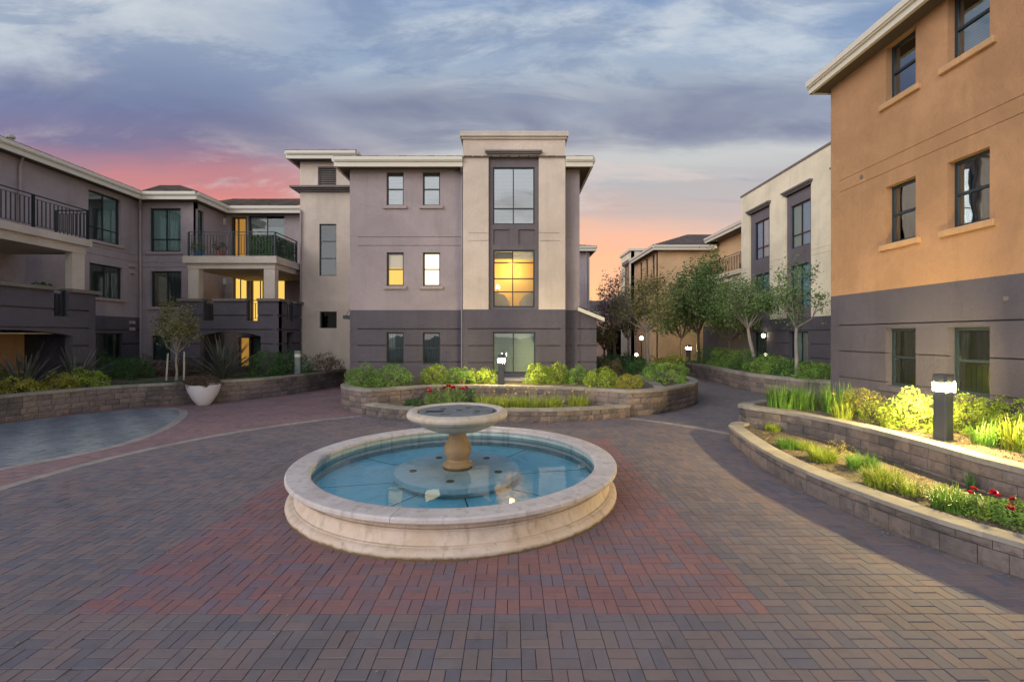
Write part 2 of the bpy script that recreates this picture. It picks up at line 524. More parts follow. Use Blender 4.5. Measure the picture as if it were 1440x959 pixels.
class MB:
    def __init__(s):
        s.v = []
        s.f = []
        s.m = []

    def face(s, pts, mi=0):
        n = len(s.v)
        s.v += [tuple(p) for p in pts]
        s.f.append(tuple(range(n, n + len(pts))))
        s.m.append(mi)

    def box(s, x0, x1, y0, y1, z0, z1, mi=0):
        s.frame_box((0, 0, 0), (1, 0, 0), (0, 1, 0), x0, x1, y0, y1, z0, z1, mi)

    def frame_box(s, O, u, n, a0, a1, b0, b1, c0, c1, mi=0):
        """box in the frame u (along), n (across), z"""
        P = []
        for c in (c0, c1):
            for b in (b0, b1):
                for a in (a0, a1):
                    P.append((O[0] + u[0] * a + n[0] * b, O[1] + u[1] * a + n[1] * b, O[2] + c))
        k = len(s.v)
        s.v += P
        q = [(0, 2, 3, 1), (4, 5, 7, 6), (0, 1, 5, 4), (2, 6, 7, 3), (0, 4, 6, 2), (1, 3, 7, 5)]
        if u[0] * n[1] - u[1] * n[0] < 0:
            q = [t[::-1] for t in q]
        s.f += [tuple(k + i for i in t) for t in q]
        s.m += [mi] * 6

    def bar(s, a, b, w, h=None, mi=0):
        a, b = Vector(a), Vector(b)
        h = h or w
        d = (b - a).normalized()
        up = Vector((0, 0, 1)) if abs(d.z) < .95 else Vector((1, 0, 0))
        r = d.cross(up).normalized() * (w / 2)
        t = r.cross(d).normalized() * (h / 2)
        k = len(s.v)
        for p in (a, b):
            for q in (-r - t, r - t, r + t, -r + t):
                s.v.append(tuple(p + q))
        for t4 in ((0, 3, 2, 1), (4, 5, 6, 7), (0, 1, 5, 4), (1, 2, 6, 5), (2, 3, 7, 6), (3, 0, 4, 7)):
            s.f.append(tuple(k + i for i in t4))
            s.m.append(mi)

    def tube(s, pts, rad, n=7, mi=0, cap=True):
        pts = [Vector(p) for p in pts]
        if isinstance(rad, (int, float)):
            rad = [rad] * len(pts)
        k = len(s.v)
        ref = Vector((.31, .17, .93))
        for i, p in enumerate(pts):
            d = (pts[min(i + 1, len(pts) - 1)] - pts[max(i - 1, 0)]).normalized()
            a = d.cross(ref)
            if a.length < .1:
                a = d.cross(Vector((1, 0, 0)))
            a.normalize()
            b = d.cross(a)
            for j in range(n):
                t = 2 * math.pi * j / n
                s.v.append(tuple(p + (a * math.cos(t) + b * math.sin(t)) * rad[i]))
        for i in range(len(pts) - 1):
            for j in range(n):
                j2 = (j + 1) % n
                s.f.append((k + i * n + j, k + (i + 1) * n + j, k + (i + 1) * n + j2, k + i * n + j2))
                s.m.append(mi)
        if cap:
            s.f.append(tuple(k + j for j in range(n)))
            e = k + (len(pts) - 1) * n
            s.f.append(tuple(e + n - 1 - j for j in range(n)))
            s.m += [mi, mi]

    def lathe(s, prof, c=(0, 0, 0), n=48, a0=0.0, a1=2 * math.pi, mi=0):
        full = abs(a1 - a0 - 2 * math.pi) < 1e-6
        m = n if full else n + 1
        k = len(s.v)
        for (r, z) in prof:
            for j in range(m):
                t = a0 + (a1 - a0) * j / n
                s.v.append((c[0] + r * math.cos(t), c[1] + r * math.sin(t), c[2] + z))
        for i in range(len(prof) - 1):
            for j in range(n):
                j2 = (j + 1) % m
                s.f.append((k + i * m + j, k + i * m + j2, k + (i + 1) * m + j2, k + (i + 1) * m + j))
                s.m.append(mi)

    def build(s, name, mats, parent=None, kind=None, label=None, smooth=False, loc=None):
        off = wloc(parent) if parent is not None else Vector((0, 0, 0))
        if loc is not None:
            off = off + Vector(loc) if parent is not None else Vector(loc)
        me = bpy.data.meshes.new(name)
        me.from_pydata([(x - off.x, y - off.y, z - off.z) for x, y, z in s.v], [], s.f)
        if not isinstance(mats, (list, tuple)):
            mats = [mats]
        for m in mats:
            me.materials.append(m)
        if any(s.m):
            me.polygons.foreach_set('material_index', s.m)
        if smooth:
            me.polygons.foreach_set('use_smooth', [True] * len(s.f))
            try:
                me.set_sharp_from_angle(angle=math.radians(24))
            except Exception:
                pass
        me.validate()
        me.update()
        return link(name, me, parent, kind, loc, label)


def boxpart(name, m, parent, x0, x1, y0, y1, z0, z1, label=None, kind=None):
    b = MB()
    b.box(x0, x1, y0, y1, z0, z1)
    return b.build(name, m, parent, kind, label)


def npmesh(name, V, Fq, mats, smooth=False):
    """fast mesh from numpy: V (n,3), Fq (m,k)"""
    me = bpy.data.meshes.new(name)
    V = np.asarray(V, dtype=np.float32)
    Fq = np.asarray(Fq, dtype=np.int32)
    me.vertices.add(len(V))
    me.vertices.foreach_set('co', V.ravel())
    k = Fq.shape[1]
    me.loops.add(Fq.size)
    me.loops.foreach_set('vertex_index', Fq.ravel())
    me.polygons.add(len(Fq))
    me.polygons.foreach_set('loop_start', np.arange(0, Fq.size, k, dtype=np.int32))
    if not isinstance(mats, (list, tuple)):
        mats = [mats]
    for m in mats:
        me.materials.append(m)
    me.polygons.foreach_set('use_smooth', np.full(len(Fq), bool(smooth)))
    me.update(calc_edges=True)
    return me


# ------------------------------------------------------------------ foliage generators
def unit(a):
    return a / np.maximum(np.linalg.norm(a, axis=1, keepdims=True), 1e-9)


def leaf_mesh(name, P, N, size, aspect, m, rng, jit=.6):
    """small folded leaves at P facing N; 2 triangles each"""
    n = len(P)
    N = unit(N + rng.normal(0, jit, (n, 3)))
    A = unit(np.cross(N, rng.normal(0, 1, (n, 3))))
    B = np.cross(N, A)
    L = size * rng.uniform(.6, 1.3, (n, 1))
    W = L * aspect * .5
    base = P - A * L * .5
    tip = P + A * L * .5 - N * L * .12
    s1 = P + B * W + N * W * .25
    s2 = P - B * W + N * W * .25
    V = np.stack([base, s1, tip, s2], 1).reshape(-1, 3)
    k = np.arange(n)[:, None] * 4
    Fq = np.concatenate([k + np.array([[0, 1, 2]]), k + np.array([[0, 2, 3]])], 0)
    return npmesh(name, V, Fq, m)


def crown_points(rng, rx, ry, rz, nb, n, shell=.30, flat_bottom=True):
    """points on overlapping lumps that together make an uneven dome"""
    i = np.arange(nb) + .5
    zc = 1 - 1.12 * i / nb if flat_bottom else 1 - 2 * i / nb
    th = np.pi * (1 + 5 ** .5) * i + rng.uniform(0, 6.28)
    rh = np.sqrt(np.maximum(0, 1 - zc ** 2))
    c = np.stack([rh * np.cos(th), rh * np.sin(th), zc], 1) * rng.uniform(.58, .86, (nb, 1))
    c += rng.normal(0, .05, (nb, 3))
    br = rng.uniform(.20, .36, nb)
    idx = rng.integers(0, nb, n)
    d = unit(rng.normal(0, 1, (n, 3)) + unit(c[idx]) * .7)
    rad = br[idx][:, None] * rng.uniform(1 - shell, 1.12, (n, 1))
    # some stray shoots
    st = rng.uniform(0, 1, (n, 1)) < .04
    rad = np.where(st, rad * rng.uniform(1.1, 1.5, (n, 1)), rad)
    P = c[idx] + d * rad
    N = unit(d + c[idx] * .8)
    S = np.array([[rx, ry, rz]])
    return P * S, unit(N / S)


def make_foliage_thing(name, label, cat, x, y, z, rx, ry, rz, m, seed, leaf=.05, n=1800, nb=16, aspect=.5,
                       group=None, stems=True, jit=.6):
    rng = np.random.default_rng(seed)
    t = thing(name, label, cat, (x, y, z), group)
    P, N = crown_points(rng, rx, ry, rz * .88, max(nb, 20), int(n * 1.25))
    n = len(P)
    P[:, 2] += rz * .06
    P[:, 2] = np.maximum(P[:, 2], .01 + rng.uniform(0, .03, n))
    me = leaf_mesh('foliage', P, N, leaf, aspect, m, rng, jit)
    link('foliage', me, t, 'stuff')
    if stems:
        b = MB()
        for i in range(7):
            a = rng.uniform(0, 6.28)
            q = rng.uniform(.25, .7)
            b.tube([(x, y, z - .03), (x + rx * q * .5 * math.cos(a), y + ry * q * .5 * math.sin(a), z + rz * .4),
                    (x + rx * q * math.cos(a), y + ry * q * math.sin(a), z + rz * rng.uniform(.6, .85))], [.014, .009, .004], 5)
        b.build('stem', M['bark_dark'], t)
    return t


def blades(rng, n, r0, hh, lean, w, curve=.5, seg=4, spread=None):
    """grass-like blades; returns V,F"""
    a = rng.uniform(0, 2 * np.pi, n)
    rr = r0 * np.sqrt(rng.uniform(0, 1, n))
    bx, by = rr * np.cos(a), rr * np.sin(a)
    a2 = a + rng.normal(0, .7, n)
    h = hh * rng.uniform(.55, 1.1, n)
    ln = lean * rng.uniform(.15, 1.0, n)
    ts = np.linspace(0, 1, seg + 1)
    V = []
    px, py = -np.sin(a2), np.cos(a2)
    for t in ts:
        ox = bx + np.cos(a2) * ln * t ** 1.7
        oy = by + np.sin(a2) * ln * t ** 1.7
        oz = h * (t - curve * ln / max(lean, .01) * t ** 3)
        ww = w * (1 - t ** 1.6) * .5 + w * .03
        V.append(np.stack([ox - px * ww, oy - py * ww, oz], 1))
        V.append(np.stack([ox + px * ww, oy + py * ww, oz], 1))
    V = np.stack(V, 1)
    k = np.arange(n)[:, None] * (2 * (seg + 1))
    Fq = np.concatenate([k + np.array([[2 * i, 2 * i + 1, 2 * i + 3, 2 * i + 2]]) for i in range(seg)], 0)
    return V.reshape(-1, 3), Fq


def grass_tuft(name, label, cat, x, y, z, r0, hh, lean, w, n, m, seed, group=None, curve=.5, flowers=None):
    rng = np.random.default_rng(seed)
    V, Fq = blades(rng, n, r0, hh, lean, w, curve)
    t = thing(name, label, cat, (x, y, z), group)
    link('blades', npmesh('blades', V, Fq, m), t, 'stuff')
    if flowers:
        fm, cnt = flowers
        for i in range(cnt):
            a = rng.uniform(0, 6.28)
            q = r0 * rng.uniform(.2, 1.3)
            h = hh * rng.uniform(.85, 1.25)
            fx, fy = q * math.cos(a), q * math.sin(a)
            b = MB()
            b.tube([(x + fx * .4, y + fy * .4, z), (x + fx, y + fy, z + h)], [.004, .003], 4)
            b.build('flower_stalk', M['L_grassy'], t)
            fo = link('flower', FLOWER[fm], t, None, (fx, fy, h))
            fo.rotation_euler = (rng.uniform(-.5, .5), rng.uniform(-.5, .5), rng.uniform(0, 6))
            s = .8
            fo.scale = (s, s, s)
    return t


def petal_mesh(name, r, m, rng, layers=4):
    P, Fq = [], []
    k = 0
    for l in range(layers):
        n = 5 + l
        tilt = .15 + .42 * l / layers * 2
        for i in range(n):
            a = 2 * math.pi * i / n + l * .5 + rng.uniform(-.1, .1)
            rr = r * (.35 + .65 * (l + 1) / layers)
            up = r * (.9 - .55 * l / (layers - 1))
            c, s = math.cos(a), math.sin(a)
            wd = rr * .55
            P += [(0.1 * r * c, .1 * r * s, 0), (rr * .65 * c - wd * s, rr * .65 * s + wd * c, up * .7),
                  (rr * c, rr * s, up), (rr * .65 * c + wd * s, rr * .65 * s - wd * c, up * .7)]
            Fq += [(k, k + 1, k + 2), (k, k + 2, k + 3)]
            k += 4
    return npmesh(name, P, Fq, m)


_r = np.random.default_rng(5)
FLOWER = {'red': petal_mesh('rose_flower', .05, M['petal_red'], _r, 5),
          'yellow': petal_mesh('daylily_flower', .045, M['petal_yellow'], _r, 2),
          'cream': petal_mesh('cream_rose_flower', .045, M['petal_cream'], _r, 4)}


def rose_bush(label, x, y, z, rx, ry, rz, seed, flowers, n=900, leaf=.045, fs=1.0, group=None, mname='L_green'):
    rng = np.random.default_rng(seed)
    t = make_foliage_thing('rose_bush', label, 'rose bush', x, y, z, rx, ry, rz, M[mname], seed, leaf, n, 9, .6, group)
    for (c, cnt) in flowers:
        for i in range(cnt):
            a = rng.uniform(0, 6.28)
            q = rng.uniform(.2, .95)
            fo = link('flower', FLOWER[c], t, None,
                      (rx * q * math.cos(a), ry * q * math.sin(a) - .03, rz * rng.uniform(.65, 1.12)))
            fo.rotation_euler = (rng.uniform(-.2, .9), rng.uniform(-.5, .5), rng.uniform(0, 6))
            s = fs * rng.uniform(.75, 1.15)
            fo.scale = (s, s, s)
    return t


def flax_leaf_mesh(name, L, w, bend, rng):
    seg = 7
    V, Fq = [], []
    for i in range(seg + 1):
        t = i / seg
        xx = L * (t - .12 * bend * t ** 3) * .96
        zz = -bend * L * t ** 2.4 * .45
        ww = w * (.55 + 1.2 * t * (1 - t)) * (1 - t ** 5) * .5
        V += [(xx, -ww, zz + ww * .5), (xx, 0, zz), (xx, ww, zz + ww * .5)]
    for i in range(seg):
        a = 3 * i
        Fq += [(a, a + 3, a + 4, a + 1), (a + 1, a + 4, a + 5, a + 2)]
    return npmesh(name, V, Fq, M['L_flax'])


FLAX = [flax_leaf_mesh('flax_leaf', 1.0, .078, b, _r) for b in (.05, .15, .35, .6, .95)]


def flax(label, x, y, z, hgt, seed, n=42, low=.25):
    rng = np.random.default_rng(seed)
    t = thing('flax_plant', label, 'flax plant', (x, y, z))
    for i in range(n):
        a = 2 * math.pi * i * .618 + rng.uniform(-.2, .2)
        e = rng.uniform(low, 1.0) ** .8 * math.radians(84)
        L = hgt * rng.uniform(.7, 1.12)
        me = FLAX[int(rng.integers(0, 5)) if e < 1.1 else int(rng.integers(0, 2))]
        o = link('leaf', me, t, None, (.06 * math.cos(a), .06 * math.sin(a), 0))
        o.rotation_euler = (rng.uniform(-.3, .3), -e, a)
        o.scale = (L, rng.uniform(.9, 1.4), L)
    return t


def tree(label, x, y, z, h_trunk, top, rx, ry, seed, m, bark='bark', r=.07, n=3800, leaf=.10, lean=(0, 0), nlimb=7, sparse=1.0, name='tree',
         group=None, stakes=False, cz=None):
    """top = height of the crown's top; crown between h_trunk and top"""
    rng = np.random.default_rng(seed)
    t = thing(name, label, 'tree', (x, y, z), group)
    b = MB()
    fork = Vector((x + lean[0] * h_trunk, y + lean[1] * h_trunk, z + h_trunk))
    b.tube([(x, y, z - .05), (x + lean[0] * h_trunk * .3 + .02, y, z + h_trunk * .35), (x + lean[0] * h_trunk * .7 - .015, y, z + h_trunk * .7), fork],
           [r * 1.25, r, r * .85, r * .75], 9)
    hc = top - h_trunk
    P, N = [], []
    ends = []
    for i in range(nlimb):
        a = 2 * math.pi * i / nlimb + rng.uniform(-.35, .35)
        q = rng.uniform(.45, .9) if i % 3 else rng.uniform(.05, .35)
        zt = hc * (rng.uniform(.35, .75) if i % 3 else rng.uniform(.75, .95))
        e = fork + Vector((rx * q * math.cos(a), ry * q * math.sin(a), zt))
        mid = fork.lerp(e, .5) + Vector((rx * .12 * math.cos(a), ry * .12 * math.sin(a), -hc * .06))
        b.tube([fork, mid, e], [r * .5, r * .3, r * .1], 6, cap=False)
        ends.append(e)
        for j in range(4):
            s = mid.lerp(e, rng.uniform(0, .8))
            aa = a + rng.uniform(-1.3, 1.3)
            ee = s + Vector((rx * .38 * math.cos(aa), ry * .38 * math.sin(aa), hc * rng.uniform(.02, .28)))
            b.tube([s, s.lerp(ee, .5) + Vector((0, 0, .04)), ee], [r * .18, r * .1, r * .04], 5, cap=False)
            ends.append(ee)
    b.build('trunk', M[bark], t, smooth=True)
    E = np.array([[e.x - x, e.y - y, e.z - z] for e in ends])
    # leaf clusters: around limb ends plus scattered through the crown envelope
    ne = int(n * .55)
    idx = rng.integers(0, len(E), ne)
    P1 = E[idx] + rng.normal(0, 1, (ne, 3)) * np.array([rx * .13, ry * .13, hc * .09])
    nc = 26
    cc = unit(rng.normal(0, 1, (nc, 3))) * rng.uniform(.35, .95, (nc, 1))
    cc = cc * np.array([rx, ry, hc * .5]) + np.array([lean[0] * h_trunk, lean[1] * h_trunk, h_trunk + hc * .52])
    idx = rng.integers(0, nc, n - ne)
    P2 = cc[idx] + rng.normal(0, 1, (n - ne, 3)) * np.array([rx * .12, ry * .12, hc * .07]) * sparse
    P = np.concatenate([P1, P2])
    C0 = np.array([0, 0, h_trunk + hc * .4])
    me = leaf_mesh('crown', P, unit(P - C0) + np.array([0, 0, .4]), leaf, .55, m, rng, .9)
    link('crown', me, t, 'stuff')
    if stakes:
        for sx_ in (-.32, .30):
            s = MB()
            s.tube([(x + sx_, y - .05, z - .05), (x + sx_ * .92, y, z + 1.0 + .1 * sx_)], .028, 6)
            s.build('stake', M['stake'], t)
    return t


def scatter_ground(name, label, cat, poly, z, n, m, seed, hh=.06, w=.012, lean=.05, kind='stuff'):
    """short blades scattered over a polygon (nobody could count them)"""
    rng = np.random.default_rng(seed)
    poly = np.array(poly)
    lo, hi = poly.min(0), poly.max(0)
    pts = rng.uniform(lo, hi, (n * 3, 2))
    pts = pts[inside(pts, poly)][:n]
    k = len(pts)
    V, Fq = blades(rng, k, .001, hh, lean, w, .3, 2)
    V = V.reshape(k, -1, 3)
    V[:, :, 0] += pts[:, 0:1]
    V[:, :, 1] += pts[:, 1:2]
    V[:, :, 2] += z
    o = link(name, npmesh(name, V.reshape(-1, 3), Fq, m), None, kind)
    o['label'] = label
    o['category'] = cat
    return o


def inside(P, poly):
    x, y = P[:, 0], P[:, 1]
    c = np.zeros(len(P), bool)
    j = len(poly) - 1
    for i in range(len(poly)):
        xi, yi = poly[i]
        xj, yj = poly[j]
        cond = ((yi > y) != (yj > y)) & (x < (xj - xi) * (y - yi) / (yj - yi + 1e-12) + xi)
        c ^= cond
        j = i
    return c


# ------------------------------------------------------------------ curved walls of blocks
def smooth_pts(P, step=.05):
    P = [Vector((p[0], p[1])) for p in P]
    out = []
    Q = [P[0] * 2 - P[1]] + P + [P[-1] * 2 - P[-2]]
    for i in range(1, len(Q) - 2):
        p0, p1, p2, p3 = Q[i - 1:i + 3]
        n = max(2, int((p2 - p1).length / step))
        for k in range(n):
            t = k / n
            out.append(.5 * ((2 * p1) + (-p0 + p2) * t + (2 * p0 - 5 * p1 + 4 * p2 - p3) * t * t + (-p0 + 3 * p1 - 3 * p2 + p3) * t ** 3))
    out.append(P[-1])
    return out


class Path:
    def __init__(s, pts, smooth=True):
        s.p = smooth_pts(pts) if smooth else [Vector((p[0], p[1])) for p in pts]
        s.d = [0]
        for a, b in zip(s.p, s.p[1:]):
            s.d.append(s.d[-1] + (b - a).length)
        s.L = s.d[-1]

    def at(s, d):
        d = min(max(d, 0), s.L)
        i = min(max(int(np.searchsorted(s.d, d)) - 1, 0), len(s.p) - 2)
        t = (d - s.d[i]) / max(1e-9, s.d[i + 1] - s.d[i])
        return s.p[i].lerp(s.p[i + 1], t)


def block_mesh(name, h, depth, rng, m, rough=.012, smooth_top=False):
    """unit-length block, front face at y=0 with split-face relief, body towards +y"""
    nx, nz = 5, 3
    V, Fq = [], []
    gap = .012
    for k in range(nz + 1):
        for i in range(nx + 1):
            edge = (i in (0, nx)) or (k in (0, nz))
            yy = .004 + (rng.uniform(-rough, rough * .3) if not edge else rough * .5)
            V.append((-.5 + gap + (1 - 2 * gap) * i / nx, yy, .004 + (h - .008) * k / nz))
    for k in range(nz):
        for i in range(nx):
            a = k * (nx + 1) + i
            Fq.append((a, a + 1, a + nx + 2, a + nx + 1))
    n0 = len(V)
    f = [(0, 0), (nx, 0), (nx, nz), (0, nz)]
    for (i, k) in f:
        v = V[k * (nx + 1) + i]
        V.append((v[0], depth, v[2]))
    ids = [k * (nx + 1) + i for (i, k) in f]
    for a in range(4):
        b_ = (a + 1) % 4
        Fq.append((ids[b_], ids[a], n0 + a, n0 + b_))
    return V, Fq


def cap_mesh(h, depth, rng, over=.015):
    gap = .008
    b = MB()
    c = .006
    x0, x1, y0, y1 = -.5 + gap, .5 - gap, -over, depth
    b.v = [(x0, y0, 0), (x1, y0, 0), (x1, y1, 0), (x0, y1, 0),
           (x0, y0, h - c), (x1, y0, h - c), (x1, y1, h - c), (x0, y1, h - c),
           (x0 + c, y0 + c, h), (x1 - c, y0 + c, h), (x1 - c, y1 - c, h), (x0 + c, y1 - c, h)]
    Fq = [(0, 3, 2, 1), (0, 1, 5, 4), (1, 2, 6, 5), (2, 3, 7, 6), (3, 0, 4, 7),
          (4, 5, 9, 8), (5, 6, 10, 9), (6, 7, 11, 10), (7, 4, 8, 11), (8, 9, 10, 11)]
    return b.v, Fq


def retaining_wall(label, pts, courses, cap_h, blen, side, cap_len=None, depth=.22, smooth=True, d_from=0, loc=None):
    """side=+1: soil lies to the left of travel; courses from bottom; pts = front line"""
    rng = np.random.default_rng(len(pts) * 7 + int(sum(courses) * 1000))
    pa = Path(pts, smooth)
    mid = pa.at(pa.L / 2)
    t = thing('retaining_wall', label, 'retaining wall', (mid.x, mid.y, 0))
    zt = sum(courses)
    caps = cap_len or blen * 1.25
    items = []
    z = 0
    for ci, ch in enumerate(courses):
        var = []
        for v in range(5):
            V, Fq = block_mesh('block', ch, depth, rng, None)
            me = bpy.data.meshes.new('block')
            me.from_pydata(V, [], Fq)
            me.materials.append(M['block'])
            me.update()
            var.append(me)
        d = -blen * (.5 if ci % 2 else 0.0)
        while d < pa.L - .02:
            L = blen * rng.uniform(.78, 1.22)
            a, b = max(d, 0), min(d + L, pa.L)
            if b - a > .06:
                items.append(('block', var[int(rng.integers(0, 5))], a, b, z))
            d += L
        z += ch
    cv = []
    for v in range(2):
        V, Fq = cap_mesh(cap_h, depth + .06, rng)
        me = bpy.data.meshes.new('cap_stone')
        me.from_pydata(V, [], Fq)
        me.materials.append(M['cap'])
        me.update()
        cv.append(me)
    d = 0
    while d < pa.L - .02:
        b = min(d + caps, pa.L)
        items.append(('cap_stone', cv[0], d, b, zt))
        d += caps
    cnt = 0
    for (nm, me, a, b, zz) in items:
        A, B = pa.at(a), pa.at(b)
        if side < 0:
            A, B = B, A
        c = (A + B) / 2
        L = (B - A).length
        ang = math.atan2((B - A).y, (B - A).x)
        o = link(nm, me, t, None, (c.x - mid.x, c.y - mid.y, zz))
        o.rotation_euler = (rng.normal(0, .006), 0, ang + rng.normal(0, .008))
        o.scale = (L if nm == 'block' else L + .01, 1, 1)
        cnt += 1
    # dark body behind the blocks
    n = max(4, int(pa.L / .25))
    m = MB()
    F0, B0 = [], []
    for i in range(n + 1):
        p = pa.at(pa.L * i / n)
        q = pa.at(min(pa.L, pa.L * i / n + .05)) - pa.at(max(0, pa.L * i / n - .05))
        nn = Vector((-q.y, q.x)).normalized() * side
        F0.append(p + nn * .035)
        B0.append(p + nn * (depth + .02))
    for i in range(n):
        for (P, Q) in (((F0[i], F0[i + 1]), 0), ((B0[i], B0[i + 1]), 1)):
            a, b = P
            m.face([(a.x, a.y, -.02), (b.x, b.y, -.02), (b.x, b.y, zt), (a.x, a.y, zt)])
        m.face([(F0[i].x, F0[i].y, zt - .001), (F0[i + 1].x, F0[i + 1].y, zt - .001), (B0[i + 1].x, B0[i + 1].y, zt - .001), (B0[i].x, B0[i].y, zt - .001)])
    for i in (0, n):
        m.face([(F0[i].x, F0[i].y, -.02), (B0[i].x, B0[i].y, -.02), (B0[i].x, B0[i].y, zt), (F0[i].x, F0[i].y, zt)])
    m.build('wall_core', M['mortar'], t)
    return t, pa


def sheet(name, poly, z, m, label=None):
    b = MB()
    b.face([(p[0], p[1], z) for p in poly])
    return b.build(name, m, None, 'structure')


# ------------------------------------------------------------------ facades
class Frame:
    """a vertical wall plane: origin O, along u, outward normal n"""
    def __init__(s, O, u, n):
        s.O, s.u, s.n = O, u, n

    def P(s, a, z, d=0.0):
        return (s.O[0] + s.u[0] * a - s.n[0] * d, s.O[1] + s.u[1] * a - s.n[1] * d, z)

    def box(s, mb, a0, a1, d0, d1, z0, z1, mi=0):
        """d measured inward (negative = proud of the wall)"""
        nn = (-s.n[0], -s.n[1])
        mb.frame_box((s.O[0], s.O[1], 0), s.u, nn, a0, a1, d0, d1, z0, z1, mi)


def facade(parent, fr, a0, a1, z0, z1, zones, openings=(), grooves=(), recesses=(), thick=.3, gd=.07, gh=.055, name='wall', gspan=None, arches=()):
    """zones: list of (zmax, material); openings (a0,a1,z0,z1); recesses (a0,a1,z0,z1,depth,material or None)
    grooves: z or (z, a0, a1)"""
    mats = []

    def mi(m):
        if m not in mats:
            mats.append(m)
        return mats.index(m)
    A, Z = {a0, a1}, {z0, z1}
    gl = []
    for gq in grooves:
        gz, ga, gb = (gq, a0, a1) if not isinstance(gq, tuple) else gq
        ga, gb = max(ga, a0), min(gb, a1)
        g_h = gh if gz < 3.3 else gh * .4
        gl.append((ga, gb, gz - g_h / 2, gz + g_h / 2, gd if gz < 3.3 else gd * .4))
        A |= {ga, gb}
        Z |= {gz - g_h / 2, gz + g_h / 2}
    for o in openings:
        A |= {o[0], o[1]}
        Z |= {o[2], o[3]}
    for o in recesses:
        A |= {o[0], o[1]}
        Z |= {o[2], o[3]}
    for zz, _ in zones:
        if z0 < zz < z1:
            Z.add(zz)
    A = sorted(x for x in A if a0 - 1e-6 <= x <= a1 + 1e-6)
    Z = sorted(x for x in Z if z0 - 1e-6 <= x <= z1 + 1e-6)
    na, nz = len(A) - 1, len(Z) - 1
    D = [[0] * nz for _ in range(na)]
    K = [[0] * nz for _ in range(na)]
    for i in range(na):
        for j in range(nz):
            ca, cz = (A[i] + A[i + 1]) / 2, (Z[j] + Z[j + 1]) / 2
            m = zones[-1][1]
            for zz, mm in zones:
                if cz < zz:
                    m = mm
                    break
            d = 0
            for o in gl:
                if o[0] < ca < o[1] and o[2] < cz < o[3]:
                    d = o[4]
            for o in recesses:
                if o[0] < ca < o[1] and o[2] < cz < o[3]:
                    d = o[4]
                    if o[5] is not None:
                        m = o[5]
            for o in openings:
                if o[0] < ca < o[1] and o[2] < cz < o[3]:
                    d = None
            D[i][j] = d
            K[i][j] = mi(m)
    b = MB()
    sgn = fr.u[0] * fr.n[1] - fr.u[1] * fr.n[0]     # orientation

    def quad(p, k):
        b.face(p if sgn < 0 else p[::-1], k)
    for i in range(na):
        for j in range(nz):
            d = D[i][j]
            if d is not None:
                quad([fr.P(A[i], Z[j], d), fr.P(A[i + 1], Z[j], d), fr.P(A[i + 1], Z[j + 1], d), fr.P(A[i], Z[j + 1], d)], K[i][j])
    for i in range(na + 1):
        for j in range(nz):
            dl = D[i - 1][j] if i > 0 else 'x'
            dr = D[i][j] if i < na else 'x'
            if dl == dr:
                continue
            v = [thick if q in (None, 'x') else q for q in (dl, dr)]
            if abs(v[0] - v[1]) < 1e-9:
                continue
            k = K[i][j] if (dl in (None, 'x') or (dr not in (None, 'x') and dr < dl)) and i < na else K[i - 1][j]
            b.face([fr.P(A[i], Z[j], v[0]), fr.P(A[i], Z[j + 1], v[0]), fr.P(A[i], Z[j + 1], v[1]), fr.P(A[i], Z[j], v[1])], k)
    for j in range(nz + 1):
        for i in range(na):
            dl = D[i][j - 1] if j > 0 else 'x'
            dr = D[i][j] if j < nz else 'x'
            if dl == dr:
                continue
            v = [thick if q in (None, 'x') else q for q in (dl, dr)]
            if abs(v[0] - v[1]) < 1e-9:
                continue
            k = K[i][j] if (dl in (None, 'x') or (dr not in (None, 'x') and dr < dl)) and j < nz else K[i][j - 1]
            b.face([fr.P(A[i], Z[j], v[0]), fr.P(A[i + 1], Z[j], v[0]), fr.P(A[i + 1], Z[j], v[1]), fr.P(A[i], Z[j], v[1])], k)
    return b.build(name, mats, parent)


